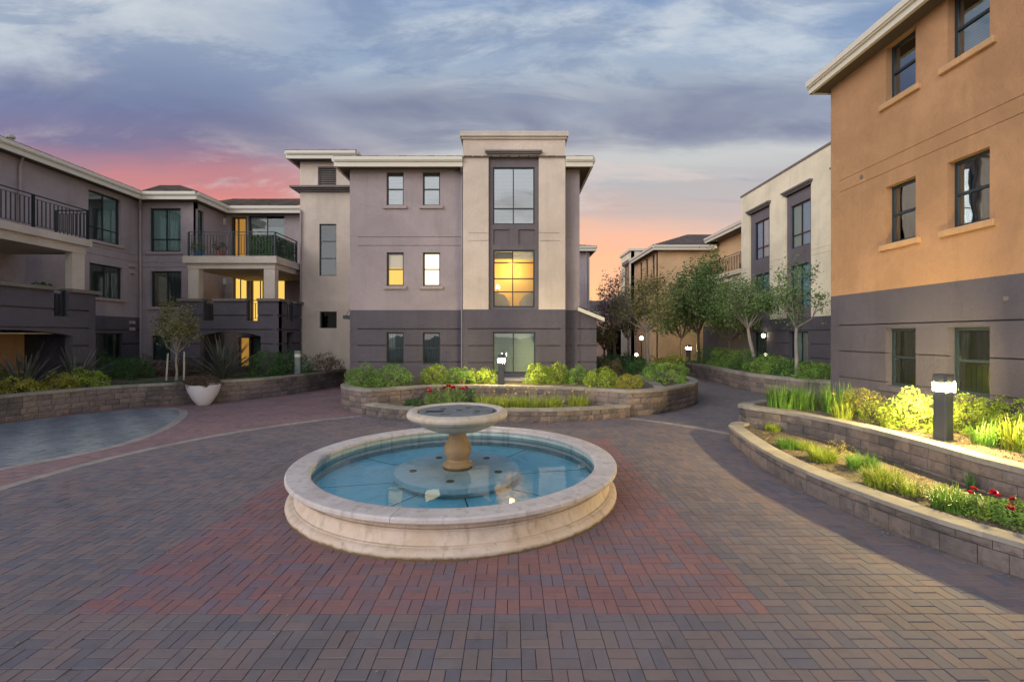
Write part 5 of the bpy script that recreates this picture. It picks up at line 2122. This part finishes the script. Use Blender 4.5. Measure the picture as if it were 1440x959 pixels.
# ================================================================== FOUNTAIN
def fountain():
    cx, cy = FC
    t = thing('fountain', 'round stone fountain with blue water and a dry pedestal bowl in the plaza', 'fountain', (cx, cy, 0))
    R = 2.34
    # moulded basin wall
    prof = [(2.335, -.02), (2.34, .03), (2.335, .055), (2.315, .078), (2.285, .092), (2.262, .097), (2.262, .108), (2.235, .112), (2.222, .14), (2.208, .18), (2.198, .22),
            (2.192, .245), (2.215, .249), (2.215, .264), (2.188, .268), (2.178, .29), (2.182, .318), (2.205, .335), (2.25, .338), (2.25, .352), (2.215, .356), (2.215, .366),
            (2.04, .366), (2.035, .12)]
    b = MB()
    b.lathe(prof[:-2], (cx, cy, 0), 128)
    b.build('basin_wall', M['basin'], t, smooth=True)
    b = MB()
    b.lathe([(2.24, .36), (2.055, .36), (2.05, .10)], (cx, cy, 0), 96)
    b.build('inner_lining', M['poolwall'], t, smooth=True)
    # eight coping stones, each an arc
    n = 8
    for i in range(n):
        a0 = math.radians(-100 + i * 45.0) + .0012
        a1 = math.radians(-100 + (i + 1) * 45.0) - .0012
        q = MB()
        pr = [(2.035, .372), (2.032, .40), (2.04, .418), (2.06, .428), (2.10, .432), (2.27, .432), (2.325, .430), (2.338, .422), (2.343, .412), (2.343, .378), (2.335, .367), (2.05, .367), (2.035, .372)]
        q.lathe(pr, (cx, cy, 0), 20, a0, a1)
        k = len(pr)
        # end faces
        for e in (0, 20):
            q.f.append(tuple(j * 21 + e for j in range(k - 1)))
            q.m.append(0)
        q.build('coping_stone', M['coping'], t, smooth=True)
    # floor panels with dark joints under the water
    b = MB()
    b.lathe([(2.06, .085), (0.0, .085)], (cx, cy, 0), 48)
    b.build('basin_floor', M['mortar'], t)
    for i in range(8):
        a0 = math.radians(-122 + i * 45) + .0
        q = MB()
        pts = []
        g_ = .009
        for (r, aa) in [(.5, 0)] + [(2.052, k / 10) for k in range(11)] + [(.5, 1)]:
            ang = a0 + math.radians(45) * aa
            off = (g_ / r) * (1 if aa == 0 else (-1 if aa == 1 else 0))
            pts.append((cx + r * math.cos(ang + off), cy + r * math.sin(ang + off), .10))
        q.face(pts)
        q.build('floor_panel', M['poolblue'], t)
    # round plinth
    b = MB()
    b.lathe([(.84, .09), (.84, .17), (.93, .172), (.93, .245), (.922, .256), (.91, .260), (0, .260)], (cx, cy, 0), 72)
    pl = b.build('plinth', M['plinth'], t, smooth=True)
    for a in (-92, -20, 52, 124, 196):
        q = MB()
        x, y = cx + .66 * math.cos(math.radians(a)), cy + .66 * math.sin(math.radians(a))
        q.lathe([(.055, .258), (.055, .270), (.035, .270), (.03, .264), (0, .264)], (x, y, 0), 16)
        q.build('underwater_fitting', M['frame'], pl)
    # water surface
    b = MB()
    b.lathe([(2.049, .300), (1.4, .300), (.7, .300), (.0, .300)], (cx, cy, 0), 96)
    b.build('water', M['water'], t)
    # skimmer slot in the far wall
    q = MB()
    q.lathe([(2.046, .348), (2.046, .36)], (cx, cy, 0), 8, math.radians(93), math.radians(102))
    q.build('overflow_slot', M['black'], t)
    # pedestal
    pf = [(.215, .24), (.22, .30), (.22, .335), (.20, .352), (.155, .372), (.15, .40), (.17, .435), (.195, .485), (.208, .54), (.20, .59), (.175, .64),
          (.15, .685), (.135, .73), (.13, .77), (.135, .80), (.15, .815)]
    b = MB()
    b.lathe(pf, (cx, cy, 0), 48)
    b.build('pedestal', M['pedestal'], t, smooth=True)
    # bowl
    bf = [(.14, .80), (.16, .812), (.25, .82), (.38, .85), (.50, .895), (.56, .93), (.60, .965), (.66, .99), (.72, 1.02), (.75, 1.055), (.755, 1.085), (.74, 1.115), (.71, 1.135),
          (.675, 1.145), (.65, 1.143), (.61, 1.13), (.595, 1.118), (.59, 1.10)]
    b = MB()
    b.lathe(bf, (cx, cy, 0), 96)
    bo = b.build('bowl', M['bowl'], t, smooth=True)
    b = MB()
    b.lathe([(.0, 1.10), (.60, 1.10)], (cx, cy, 0), 64)
    b.f = [fc[::-1] for fc in b.f]
    b.build('bowl_floor', M['black'], bo)
    b = MB()
    b.lathe([(.575, 1.10), (.575, 1.118), (.57, 1.122), (0, 1.122)], (cx, cy, 0), 64)
    lid = b.build('bowl_lid', M['lid'], bo)
    for (dx, dy, w, d, rot) in ((-.33, -.09, .26, .13, .05), (-.14, -.33, .15, .035, -.1)):
        q = MB()
        c, s = math.cos(rot), math.sin(rot)
        pts = [(cx + dx + a * c - e * s, cy + dy + a * s + e * c, 1.1245) for a, e in ((-w / 2, -d / 2), (w / 2, -d / 2), (w / 2, d / 2), (-w / 2, d / 2))]
        q.face(pts)
        q.build('lid_opening', M['black'], bo)
    for (dx, dy) in ((-.25, .12), (.02, .02), (.14, .26), (.30, -.06)):
        q = MB()
        q.lathe([(.045, 1.122), (.045, 1.132), (.02, 1.134), (0, 1.134)], (cx + dx, cy + dy, 0), 12)
        q.build('lid_cap', M['frame_bronze'], bo)
    q = MB()
    q.lathe([(.54, 1.1235), (.555, 1.1235)], (cx, cy, 0), 40, math.radians(-100), math.radians(15))
    q.f = [fc[::-1] for fc in q.f]
    q.build('lid_seam', M['black'], bo)


fountain()


# ================================================================== BOLLARDS, POT, SMALL THINGS
def bollard(label, x, y, z, m='bollard', lit=True, s=1.0, rot=.25, lm='lamp', block_light=False):
    t = thing('bollard_light', label, 'bollard light', (x, y, z), 'bollard lights in the planting beds')
    def prism(w, z0, z1, name, mt, w2=None):
        b = MB()
        w2 = w2 or w
        k = 12
        V = []
        for (ww, zz) in ((w, z0), (w2, z1)):
            for i in range(4):
                for j in (-1, 1):
                    a = math.pi / 4 + math.pi / 2 * i + rot
                    ca = a + j * .12
                    V.append((x + ww * .5 * 1.36 * math.cos(ca), y + ww * .5 * 1.36 * math.sin(ca), zz))
        b.v = V
        b.f = [tuple(range(7, -1, -1)), tuple(range(8, 16))] + [(i, (i + 1) % 8, 8 + (i + 1) % 8, 8 + i) for i in range(8)]
        b.m = [0] * 10
        return b.build(name, mt, t)
    prism(.205 * s, z + .012, z + .73, 'post', M[m])
    prism(.27 * s, z - .03, z + .012, 'base_plate', M[m])
    prism(.208 * s, z + .73, z + .85, 'lamp_lens', M[lm] if lit else M['lampoff'], .222 * s)
    prism(.215 * s, z + .85, z + .985, 'cap', M[m])
    if block_light:  # added plate that cuts lamp light towards the building wall
        b = MB()
        u = (math.cos(rot), math.sin(rot))
        f_ = Frame((x, y), (-u[1], u[0]), u)
        f_.box(b, -.105 * s, .105 * s, -.160 * s, -.153 * s, z + .71, z + .88)
        b.build('added_light_blocker', M[m], t)
    return t


bollard('lit square bollard lamp in the bed at the right, before the orange building', 6.46, 6.82, .69, s=.80, block_light=True)
bollard('lit bollard lamp behind the fountain, in front of the central glass doors', XY(705, 14.55), 14.55, .66, s=.9, rot=1.5708, lm='lamp_soft', block_light=True)
bollard('unlit grey bollard between the green hedge and block wall at the left', XY(419, 18.3), 18.3, .66, 'bollard_grey', False)
bollard('far lit bollard lamp shining by the orange wall at the path end', XY(968, 27.5), 27.5, .70, lm='lamp_far')


def globe(label, x, y, z, h, r):
    t = thing('path_lamp', label, 'path lamp', (x, y, z))
    b = MB()
    b.tube([(x, y, z), (x, y, z + h)], .04, 8)
    b.build('pole', M['rail'], t)
    b = MB()
    b.lathe([(0, -r), (r * .7, -r * .7), (r, 0), (r * .7, r * .7), (0, r)], (x, y, z + h + r), 14)
    b.build('globe', M['lampfar'], t)


globe('glowing globe lamp on a pole behind the slim tree', XY(902, 31), 31, 0, 1.95, .13)
globe('low far globe lamp below the pole lamp', XY(895, 33), 33, 0, .75, .11)


def pot(label, x, y):
    t = thing('planter_pot', label, 'planter', (x, y, 0))
    b = MB()
    b.lathe([(.18, .0), (.20, .015), (.32, .2), (.43, .42), (.495, .64), (.50, .66), (.46, .66), (.44, .58), (0, .58)], (x, y, 0), 48)
    b.build('pot', M['pot'], t, smooth=True)
    p = make_foliage_thing('potted_shrub', 'bronze-leaved shrub spilling over the white planter rim', 'shrub', x - .06, y, .60, .60, .56, .40, M['L_bronze'], 77, .05, 2600, 14, .35)
    return t


_px, _py = G(293, 567)
pot('white tapered planter pot standing against the left block wall', _px + .05, _py - .3)

# balcony clutter
def small_pot(label, x, y, z, m, seed, leaf):
    t = thing('flower_pot', label, 'flower pot', (x, y, z))
    b = MB()
    b.lathe([(.13, 0), (.2, .3), (.22, .32), (.18, .32), (0, .28)], (x, y, z), 16)
    b.build('pot', m, t, smooth=True)
    rng = np.random.default_rng(seed)
    P, N = crown_points(rng, .3, .3, .3, 8, 260)
    P[:, 2] += .42
    link('foliage', leaf_mesh('foliage', P, N, .08, .5, leaf, rng), t, 'stuff')


small_pot('blue flower pot behind the balcony railing', XY(279, 19.6), 19.6, 5.57, plain('blue_glaze', (.05, .12, .2), .3), 1, M['L_tree'])
small_pot('terracotta flower pot in the middle of the balcony', XY(310, 19.6), 19.6, 5.57, plain('terracotta', (.3, .12, .09), .7), 2, M['L_rose'])
small_pot('small teal flower pot on the near-left loggia', -15.2, 14.7, 3.3, plain('teal_glaze', (.02, .2, .2), .3), 3, M['L_dark'])
_rng = np.random.default_rng(9)
_hx0, _hx1 = XY(349, 19.16), XY(387, 19.16)
_n = 2600
_P = np.stack([_rng.uniform(_hx0, _hx1, _n), 19.17 + _rng.uniform(0, .07, _n), 5.64 + _rng.uniform(0, .84, _n)], 1)
_P2 = np.stack([XY(389, 19.0) - .2 + _rng.uniform(-.04, .03, _n), _rng.uniform(19.2, 20.95, _n), 5.64 + _rng.uniform(0, .84, _n)], 1)
_P = np.concatenate([_P, _P2])
_o = link('hedge_screen', leaf_mesh('hedge_screen', _P, np.tile([[.2, -1, .2]], (len(_P), 1)), .06, .6, M['L_dark'], _rng, .5), None, None)
tag(_o, 'leafy green screen fixed inside the corner of the balcony railing', 'hedge screen')


# ================================================================== PLANTS
def bush(label, px, Y, rx, top_y, m, seed, z=.66, name='shrub', ry=None, leaf=.05, n=1900, cat='shrub', aspect=.5, group=None, nb=16, jit=.6):
    X = XY(px, Y)
    rz = max(.25, (ZY(top_y, Y) - z) * 1.08)
    rx = rx * 1.08
    return make_foliage_thing(name, label, cat, X, Y, z, rx, ry or rx * .85, rz, M[m], seed, leaf, n, nb, aspect, group, jit=jit)


# left bed
bush('low golden-green mound at the far left of the wall top', 22, 12.7, .62, 526, 'L_gold', 1, leaf=.045, n=2600)
bush('small yellow-green mound left of the brightest green mound', 84, 13.35, .46, 525, 'L_gold', 2, leaf=.045, n=2000)
bush('bright green mound in front of the second flax plant', 122, 13.95, .60, 520, 'L_lime', 3, leaf=.045, n=2600)
bush('dark green bush at the extreme left edge behind the golden mound', -8, 13.2, .45, 512, 'L_dark', 4)
flax('leftmost spiky flax plant against the brown arch', -13.95, 13.0, .66, 1.45, 31, 34)
flax('second spiky flax plant, beside the charcoal corner', -13.75, 14.35, .66, 1.35, 32, 34)
flax('large arching flax plant below the lit arch, behind the white planter', -10.75, 16.9, .66, 1.75, 33, 60, .12)
bush('dense dark green bush under the left window', 152, 16.8, .75, 497, 'L_dark', 5, leaf=.055, n=2600)
bush('dark green bush left of the young staked tree', 186, 16.9, .70, 499, 'L_dark', 6, leaf=.055, n=2400)
bush('brownish low bush behind the young staked tree', 222, 18.0, .75, 503, 'L_bronze', 7, leaf=.055, n=2200)
bush('brownish low bush right of the young staked tree', 264, 18.2, .6, 507, 'L_bronze', 8, leaf=.055)
bush('rounded green bush left of the unlit bollard', 375, 18.0, .80, 493, 'L_dark', 9, leaf=.055, n=2600)
bush('rounded green bush just behind the unlit bollard', 412, 18.7, .85, 491, 'L_dark', 10, leaf=.055, n=2600)
bush('bronze bush in front of the cream stair tower', 460, 19.6, .72, 496, 'L_bronze', 11, leaf=.06, n=1700)
tree('young tree with two pale stakes in the left bed', XY(268, 16.0) - .5, 16.0, .66, .95, 2.95, .66, .6, 41, M['L_treegold'], 'bark', .04, 2300, .085, stakes=True, nlimb=6)
scatter_ground('lawn_grass', 'thin strip of short grass along the left wall top', 'grass',
               [(-13.0, 14.1), (-12.3, 14.3), (-10.8, 15.2), (-8.9, 17.0), (-8.1, 19.5), (-8.6, 19.8), (-9.6, 17.8), (-11.5, 16.2), (-13.4, 15.0)], .655, 9000, M['L_lawn'], 5, .07, .012)
# central bed
bush('green bush at the left end of the central planter', 509, 14.5, .58, 513, 'L_green', 12, n=2600)
bush('wide green bush second from the left end of the central planter', 551, 14.5, .68, 514, 'L_green', 13, n=2800)
bush('yellow-green round bush in front of the right charcoal window', 612, 15.2, .50, 512, 'L_lime', 14, n=2400)
bush('olive bush left of the central bollard lamp', 648, 15.2, .46, 516, 'L_green', 15)
bush('low bush with golden tips touching the central bollard lamp', 680, 15.3, .46, 517, 'L_lime', 16)
bush('bright yellow-green bush right of the glass doors', 758, 15.2, .46, 507, 'L_lime', 17, n=2600)
bush('yellow-green bush second right of the glass doors', 784, 15.3, .44, 509, 'L_lime', 18, n=2200)
bush('grey-green bush with dry twigs at the bay corner', 812, 15.1, .42, 513, 'L_green', 19)
bush('wide lime bush below the charcoal annex', 846, 14.4, .58, 516, 'L_lime', 20, n=2600)
bush('small round golden bush at the planter corner', 884, 13.95, .44, 526, 'L_gold', 21, n=2600, leaf=.04)
bush('large olive bush filling the rounded right end of the planter', 934, 15.3, .82, 508, 'L_green', 22, n=3600, leaf=.05)
bush('reddish bush behind the lime bush by the annex', 856, 17.8, .60, 503, 'L_rose', 23)
bush('dark bush behind the small golden bush', 895, 18.3, .65, 505, 'L_dark', 24, n=2400)
bush('dark green bush at the foot of the blossom trees', 862, 21, .9, 494, 'L_dark', 25, n=2400, leaf=.07)
bush('leafy dark bush left of the slim tree trunk', 892, 20.5, .8, 499, 'L_dark', 26, n=2400, leaf=.07)
bush('yellow lamp-lit bush right of the slim tree trunk', 928, 25, .75, 500, 'L_gold', 27, n=1500, leaf=.07, z=.4)
bush('yellow lamp-lit bush left of the far bollard', 950, 26.5, .85, 497, 'L_lime', 28, n=1700, leaf=.07, z=.4)
# low tier in front
rose_bush('red rose bush behind the fountain bowl', XY(640, 13.3), 13.3, .26, .42, .3, .56, 51, [('red', 12)], 900, .045, 1.5)
rose_bush('cream and red rose bush left of the red one', XY(612, 13.2), 13.2, .26, .38, .3, .46, 52, [('cream', 5), ('red', 2)], 700, .045, 1.4)
rose_bush('dark-leaved rose bush right of the red one', XY(662, 13.4), 13.4, .26, .3, .25, .5, 54, [('red', 1)], 600, .045, 1.2, mname='L_dark')
bush('small dark plant at the left of the low tier', 582, 12.9, .28, 562, 'L_dark', 29, z=.26, n=600)
for i, (px, Y, lab) in enumerate(((685, 12.9, 'yellow-green daylily clump nearest the red roses'), (706, 12.7, 'daylily clump second from the red roses'), (728, 12.75, 'daylily clump in the middle of the low tier'),
                                  (748, 12.6, 'daylily clump right of the middle of the low tier'), (777, 12.8, 'detached daylily clump second from the right end'), (813, 13.0, 'daylily clump at the right end of the low tier'))):
    grass_tuft('daylily', lab, 'daylily', XY(px, Y), Y, .26, .30, .42, .24, .014, 210, M['L_grassy'], 60 + i, 'daylilies in the low tier behind the fountain', flowers=('yellow', 3))
# right beds, upper
grass_tuft('ornamental_grass', 'tall green grass clump at the left end of the upper right tier', 'ornamental grass', XY(1098, 9.9), 9.9, .69, .26, .66, .3, .012, 330, M['L_grass'], 70, 'grass clumps on the upper right tier')
grass_tuft('ornamental_grass', 'tall green grass clump second from the left end of the upper right tier', 'ornamental grass', XY(1130, 9.7), 9.7, .69, .26, .64, .3, .012, 330, M['L_grass'], 71, 'grass clumps on the upper right tier')
grass_tuft('ornamental_grass', 'tall grass clump beside the charcoal building corner', 'ornamental grass', XY(1178, 9.2), 9.2, .69, .27, .72, .34, .012, 330, M['L_grass'], 72, 'grass clumps on the upper right tier')
grass_tuft('ornamental_grass', 'short yellow-green grass clump on the upper wall edge', 'ornamental grass', XY(1184, 8.55), 8.55, .69, .16, .38, .2, .011, 160, M['L_grassy'], 73, 'grass clumps on the upper right tier', flowers=('yellow', 1))
bush('loose olive bush under the first charcoal-level window', 1212, 8.9, .42, 543, 'L_gold', 30, z=.69, n=1500, leaf=.04, aspect=.35)
bush('sparse lime plant between the olive bush and lamp bush', 1228, 8.3, .28, 562, 'L_lime', 35, z=.69, n=700, leaf=.035, aspect=.35)
grass_tuft('ornamental_grass', 'small bright grass clump left of the lamp-lit bush', 'ornamental grass', XY(1246, 7.75), 7.75, .69, .08, .34, .12, .012, 70, M['L_grassy'], 74)
bush('bright lamp-lit bush just left of the right bollard', 1286, 7.6, .44, 550, 'L_lime', 36, z=.69, n=2600, leaf=.042, aspect=.42)
bush('bright lamp-lit bush just right of the right bollard', 1362, 7.45, .42, 557, 'L_lime', 37, z=.69, n=2600, leaf=.042, aspect=.42)
bush('lamp-lit bush at the right edge under the window', 1418, 7.2, .46, 560, 'L_lime', 38, z=.69, n=2600, leaf=.042, aspect=.42)
bush('bush beyond the frame edge along the orange building', 1500, 6.6, .5, 560, 'L_lime', 39, z=.69, n=1400, leaf=.042, aspect=.42)
grass_tuft('daylily', 'daylily clump right of the bollard foot', 'daylily', XY(1385, 6.5), 6.5, .69, .14, .42, .3, .017, 110, M['L_grass'], 75)
grass_tuft('daylily', 'daylily clump at the right edge of the upper tier', 'daylily', XY(1432, 6.2), 6.2, .69, .16, .55, .32, .017, 150, M['L_grassy'], 76)
# right beds, lower tier
for i, (px, py, s, lab) in enumerate(((1083, 606, .8, 'leafy tuft at the far end of the low right bed'), (1103, 630, .95, 'green tuft second along the low right bed'),
                                      (1152, 648, 1.1, 'round tuft third along the low right bed'), (1208, 660, 1.15, 'thick tuft fourth along the low right bed'),
                                      (1236, 684, 1.25, 'widest dark-green tuft of the low right bed'), (1334, 716, 1.15, 'tuft beside the red flowers in the low right bed'))):
    X_, Y_ = G(px, py, .275)
    grass_tuft('grass_tuft', lab, 'grass tuft', X_ + .05, Y_, .275, .16 * s, .27 * s, .19 * s, .010, int(400 * s), M['L_grass' if i % 2 else 'L_grassy'], 80 + i, 'tufts in the low right bed', curve=.7)
for i, (px, py, s, lab) in enumerate(((1118, 632, .6, 'small tuft between the second and third green tufts'), (1262, 694, .7, 'small tuft leaning on the widest dark-green tuft'),
                                      (1312, 700, .6, 'wispy pale tuft left of the tuft by the red flowers'), (1360, 726, .55, 'small tuft between the red flowers and their nearest tuft'))):
    X_, Y_ = G(px, py, .275)
    grass_tuft('grass_tuft', lab, 'grass tuft', X_ + .18, Y_, .275, .22 * s, .34 * s, .26 * s, .009, int(420 * s), M['L_grassy'], 180 + i, 'tufts in the low right bed', curve=.7)
for i, (px, py, lab, cnt) in enumerate(((1393, 728, 'low red flower bush at the right, nearest the tuft', 4), (1428, 736, 'red flower bush at the right frame edge', 5))):
    X_, Y_ = G(px, py, .275)
    rose_bush(lab, X_, Y_, .275, .26, .24, .26, 90 + i, [('red', cnt)], 800, .032, .85)
bush('twiggy pale weed below the upper wall in the low bed', 1180, 7.6, .2, 618, 'L_gold', 44, z=.275, n=160, leaf=.03)
grass_tuft('ornamental_grass', 'thin dark upright grass against the upper wall', 'ornamental grass', *G(1366, 690, .275), .275, .05, .36, .08, .009, 34, M['L_dark'], 95)
scatter_ground('dry_litter', 'dry leaves and straw lying on the low right bed', 'leaf litter',
               [(4.75, 9.6), (4.55, 8.2), (4.45, 7.0), (4.5, 6.0), (4.65, 5.2), (4.95, 4.4), (5.9, 4.6), (5.75, 6), (5.75, 7.5), (5.5, 8.8), (5.1, 9.8)], .27, 5200, M['L_dry'], 8, .028, .014, .05)
scatter_ground('dry_litter', 'straw litter on the upper right bed behind the wall', 'leaf litter',
               [(5.5, 10.1), (5.9, 9.2), (6.25, 7.6), (6.3, 6.0), (6.3, 5), (7.9, 5), (7.9, 10.5), (6.5, 10.9)], .685, 4500, M['L_dry'], 9, .028, .014, .05)
# scattered debris on the paving
def debris():
    rng = np.random.default_rng(21)
    n = 420
    P = np.stack([rng.uniform(-7, 4.0, n), rng.uniform(2.6, 12.5, n), np.full(n, .008)], 1)
    # more of it gathers along the foot of the right wall
    pa = Path(WALL_R1)
    Q = []
    for i in range(260):
        p = pa.at(rng.uniform(0, pa.L))
        Q.append((p.x - abs(rng.normal(0, .10)) - .02, p.y, .008))
    P = np.concatenate([P, np.array(Q)])
    P = P[np.hypot(P[:, 0] - FC[0], P[:, 1] - FC[1]) > 2.4]
    me = leaf_mesh('fallen_leaves', P, np.tile([[0, 0, 1.0]], (len(P), 1)), .022, .6, M['L_dry'], rng, .25)
    o = link('fallen_leaves', me, None, 'stuff')
    tag(o, 'tiny dry leaves and bits scattered over the plaza paving', 'fallen leaves')


debris()
# far juniper hedge
J_ = [(1004, 24.5, 489), (1022, 23, 491), (1040, 21.8, 494), (1060, 20.3, 497), (1080, 19.2, 500), (1100, 18.2, 503), (1122, 17.4, 506), (1143, 16.6, 508), (1162, 15.8, 511)]
_where = ['farthest', 'second farthest', 'third farthest', 'fourth farthest', 'middle', 'fourth nearest', 'third nearest', 'second nearest', 'nearest']
for i, (px, Y, ty) in enumerate(J_):
    bush('green juniper mound, %s in the row on the far wall' % _where[i], px, Y + .35, .98, ty - 1, 'L_green' if i % 3 else 'L_dark', 100 + i, z=.70, leaf=.06, n=2300,
         group='juniper mounds on the far wall', name='juniper', cat='juniper', ry=.8)
scatter_ground('ground_cover', 'pale leafy ground cover beside the far bollard lamp', 'ground cover', [(9.95, 27), (10.2, 24), (11.5, 24), (11.8, 27)], .70, 1500, M['L_lawn'], 12, .14, .05, .06)

# trees
tree('slim pale-barked tree rising from the right end of the central planter', XY(910, 20), 20, .66, 1.75, 4.25, 1.35, 1.2, 201, M['L_treegold'], 'bark', .085, 5200, .10, nlimb=9)
tree('large dense dark tree beside the far orange wall', XY(982, 27), 27, .7, 1.6, 6.1, 1.75, 1.7, 202, M['L_tree'], 'bark_dark', .11, 8500, .16, nlimb=10)
tree('broad leafy tree left of the large dark tree', XY(958, 29), 29, .4, 1.6, 4.8, 1.9, 1.6, 203, M['L_tree'], 'bark_dark', .09, 5200, .15, nlimb=9)
tree('dense tree filling the gap before the recessed balcony', XY(1026, 25.5), 25.5, .7, 1.2, 3.9, 1.6, 1.4, 209, M['L_tree'], 'bark_dark', .08, 5200, .14, nlimb=9)
tree('leaning grey-barked tree before the lit doorway of the cream building', XY(1062, 21.5), 21.5, .7, 1.9, 4.35, 1.45, 1.3, 204, M['L_tree'], 'bark', .085, 5200, .11, lean=(-.18, 0), nlimb=9)
tree('open-crowned tree nearest the orange building corner', XY(1120, 17.3), 17.3, .7, 1.85, 4.4, 1.1, 1.0, 205, M['L_tree'], 'bark', .07, 2100, .10, nlimb=8)
tree('pink-white flowering tree at the end of the path', XY(864, 25), 25, .5, 1.9, 4.9, 1.2, 1.2, 206, M['L_blossom'], 'bark_dark', .08, 3600, .13, nlimb=8)
tree('small orange-tinted tree beside the charcoal annex', XY(850, 24), 24, .66, .8, 2.2, .8, .8, 207, M['L_rose'], 'bark_dark', .06, 1700, .13, nlimb=7)
tree('reddish young tree left of the globe lamp', XY(884, 27), 27, .5, 1.5, 3.7, .9, .9, 208, M['L_rose'], 'bark', .08, 1700, .13, nlimb=7)
for i, (x_, y_, s_) in enumerate(((2.5, 52, 1.0), (0.5, 60, 1.2), (14, 58, 1.1), (24, 60, 1.2))):
    tree(['far dark tree left of the low pinkish building', 'farthest tree behind the plaza', 'far tree behind the low pinkish building', 'far tree beyond the orange building'][i],
         x_, y_, 0, 2.0, 5.0 * s_, 2.6 * s_, 2.2, 300 + i, M['L_dark'], 'bark_dark', .15, 2600, .3, nlimb=7)
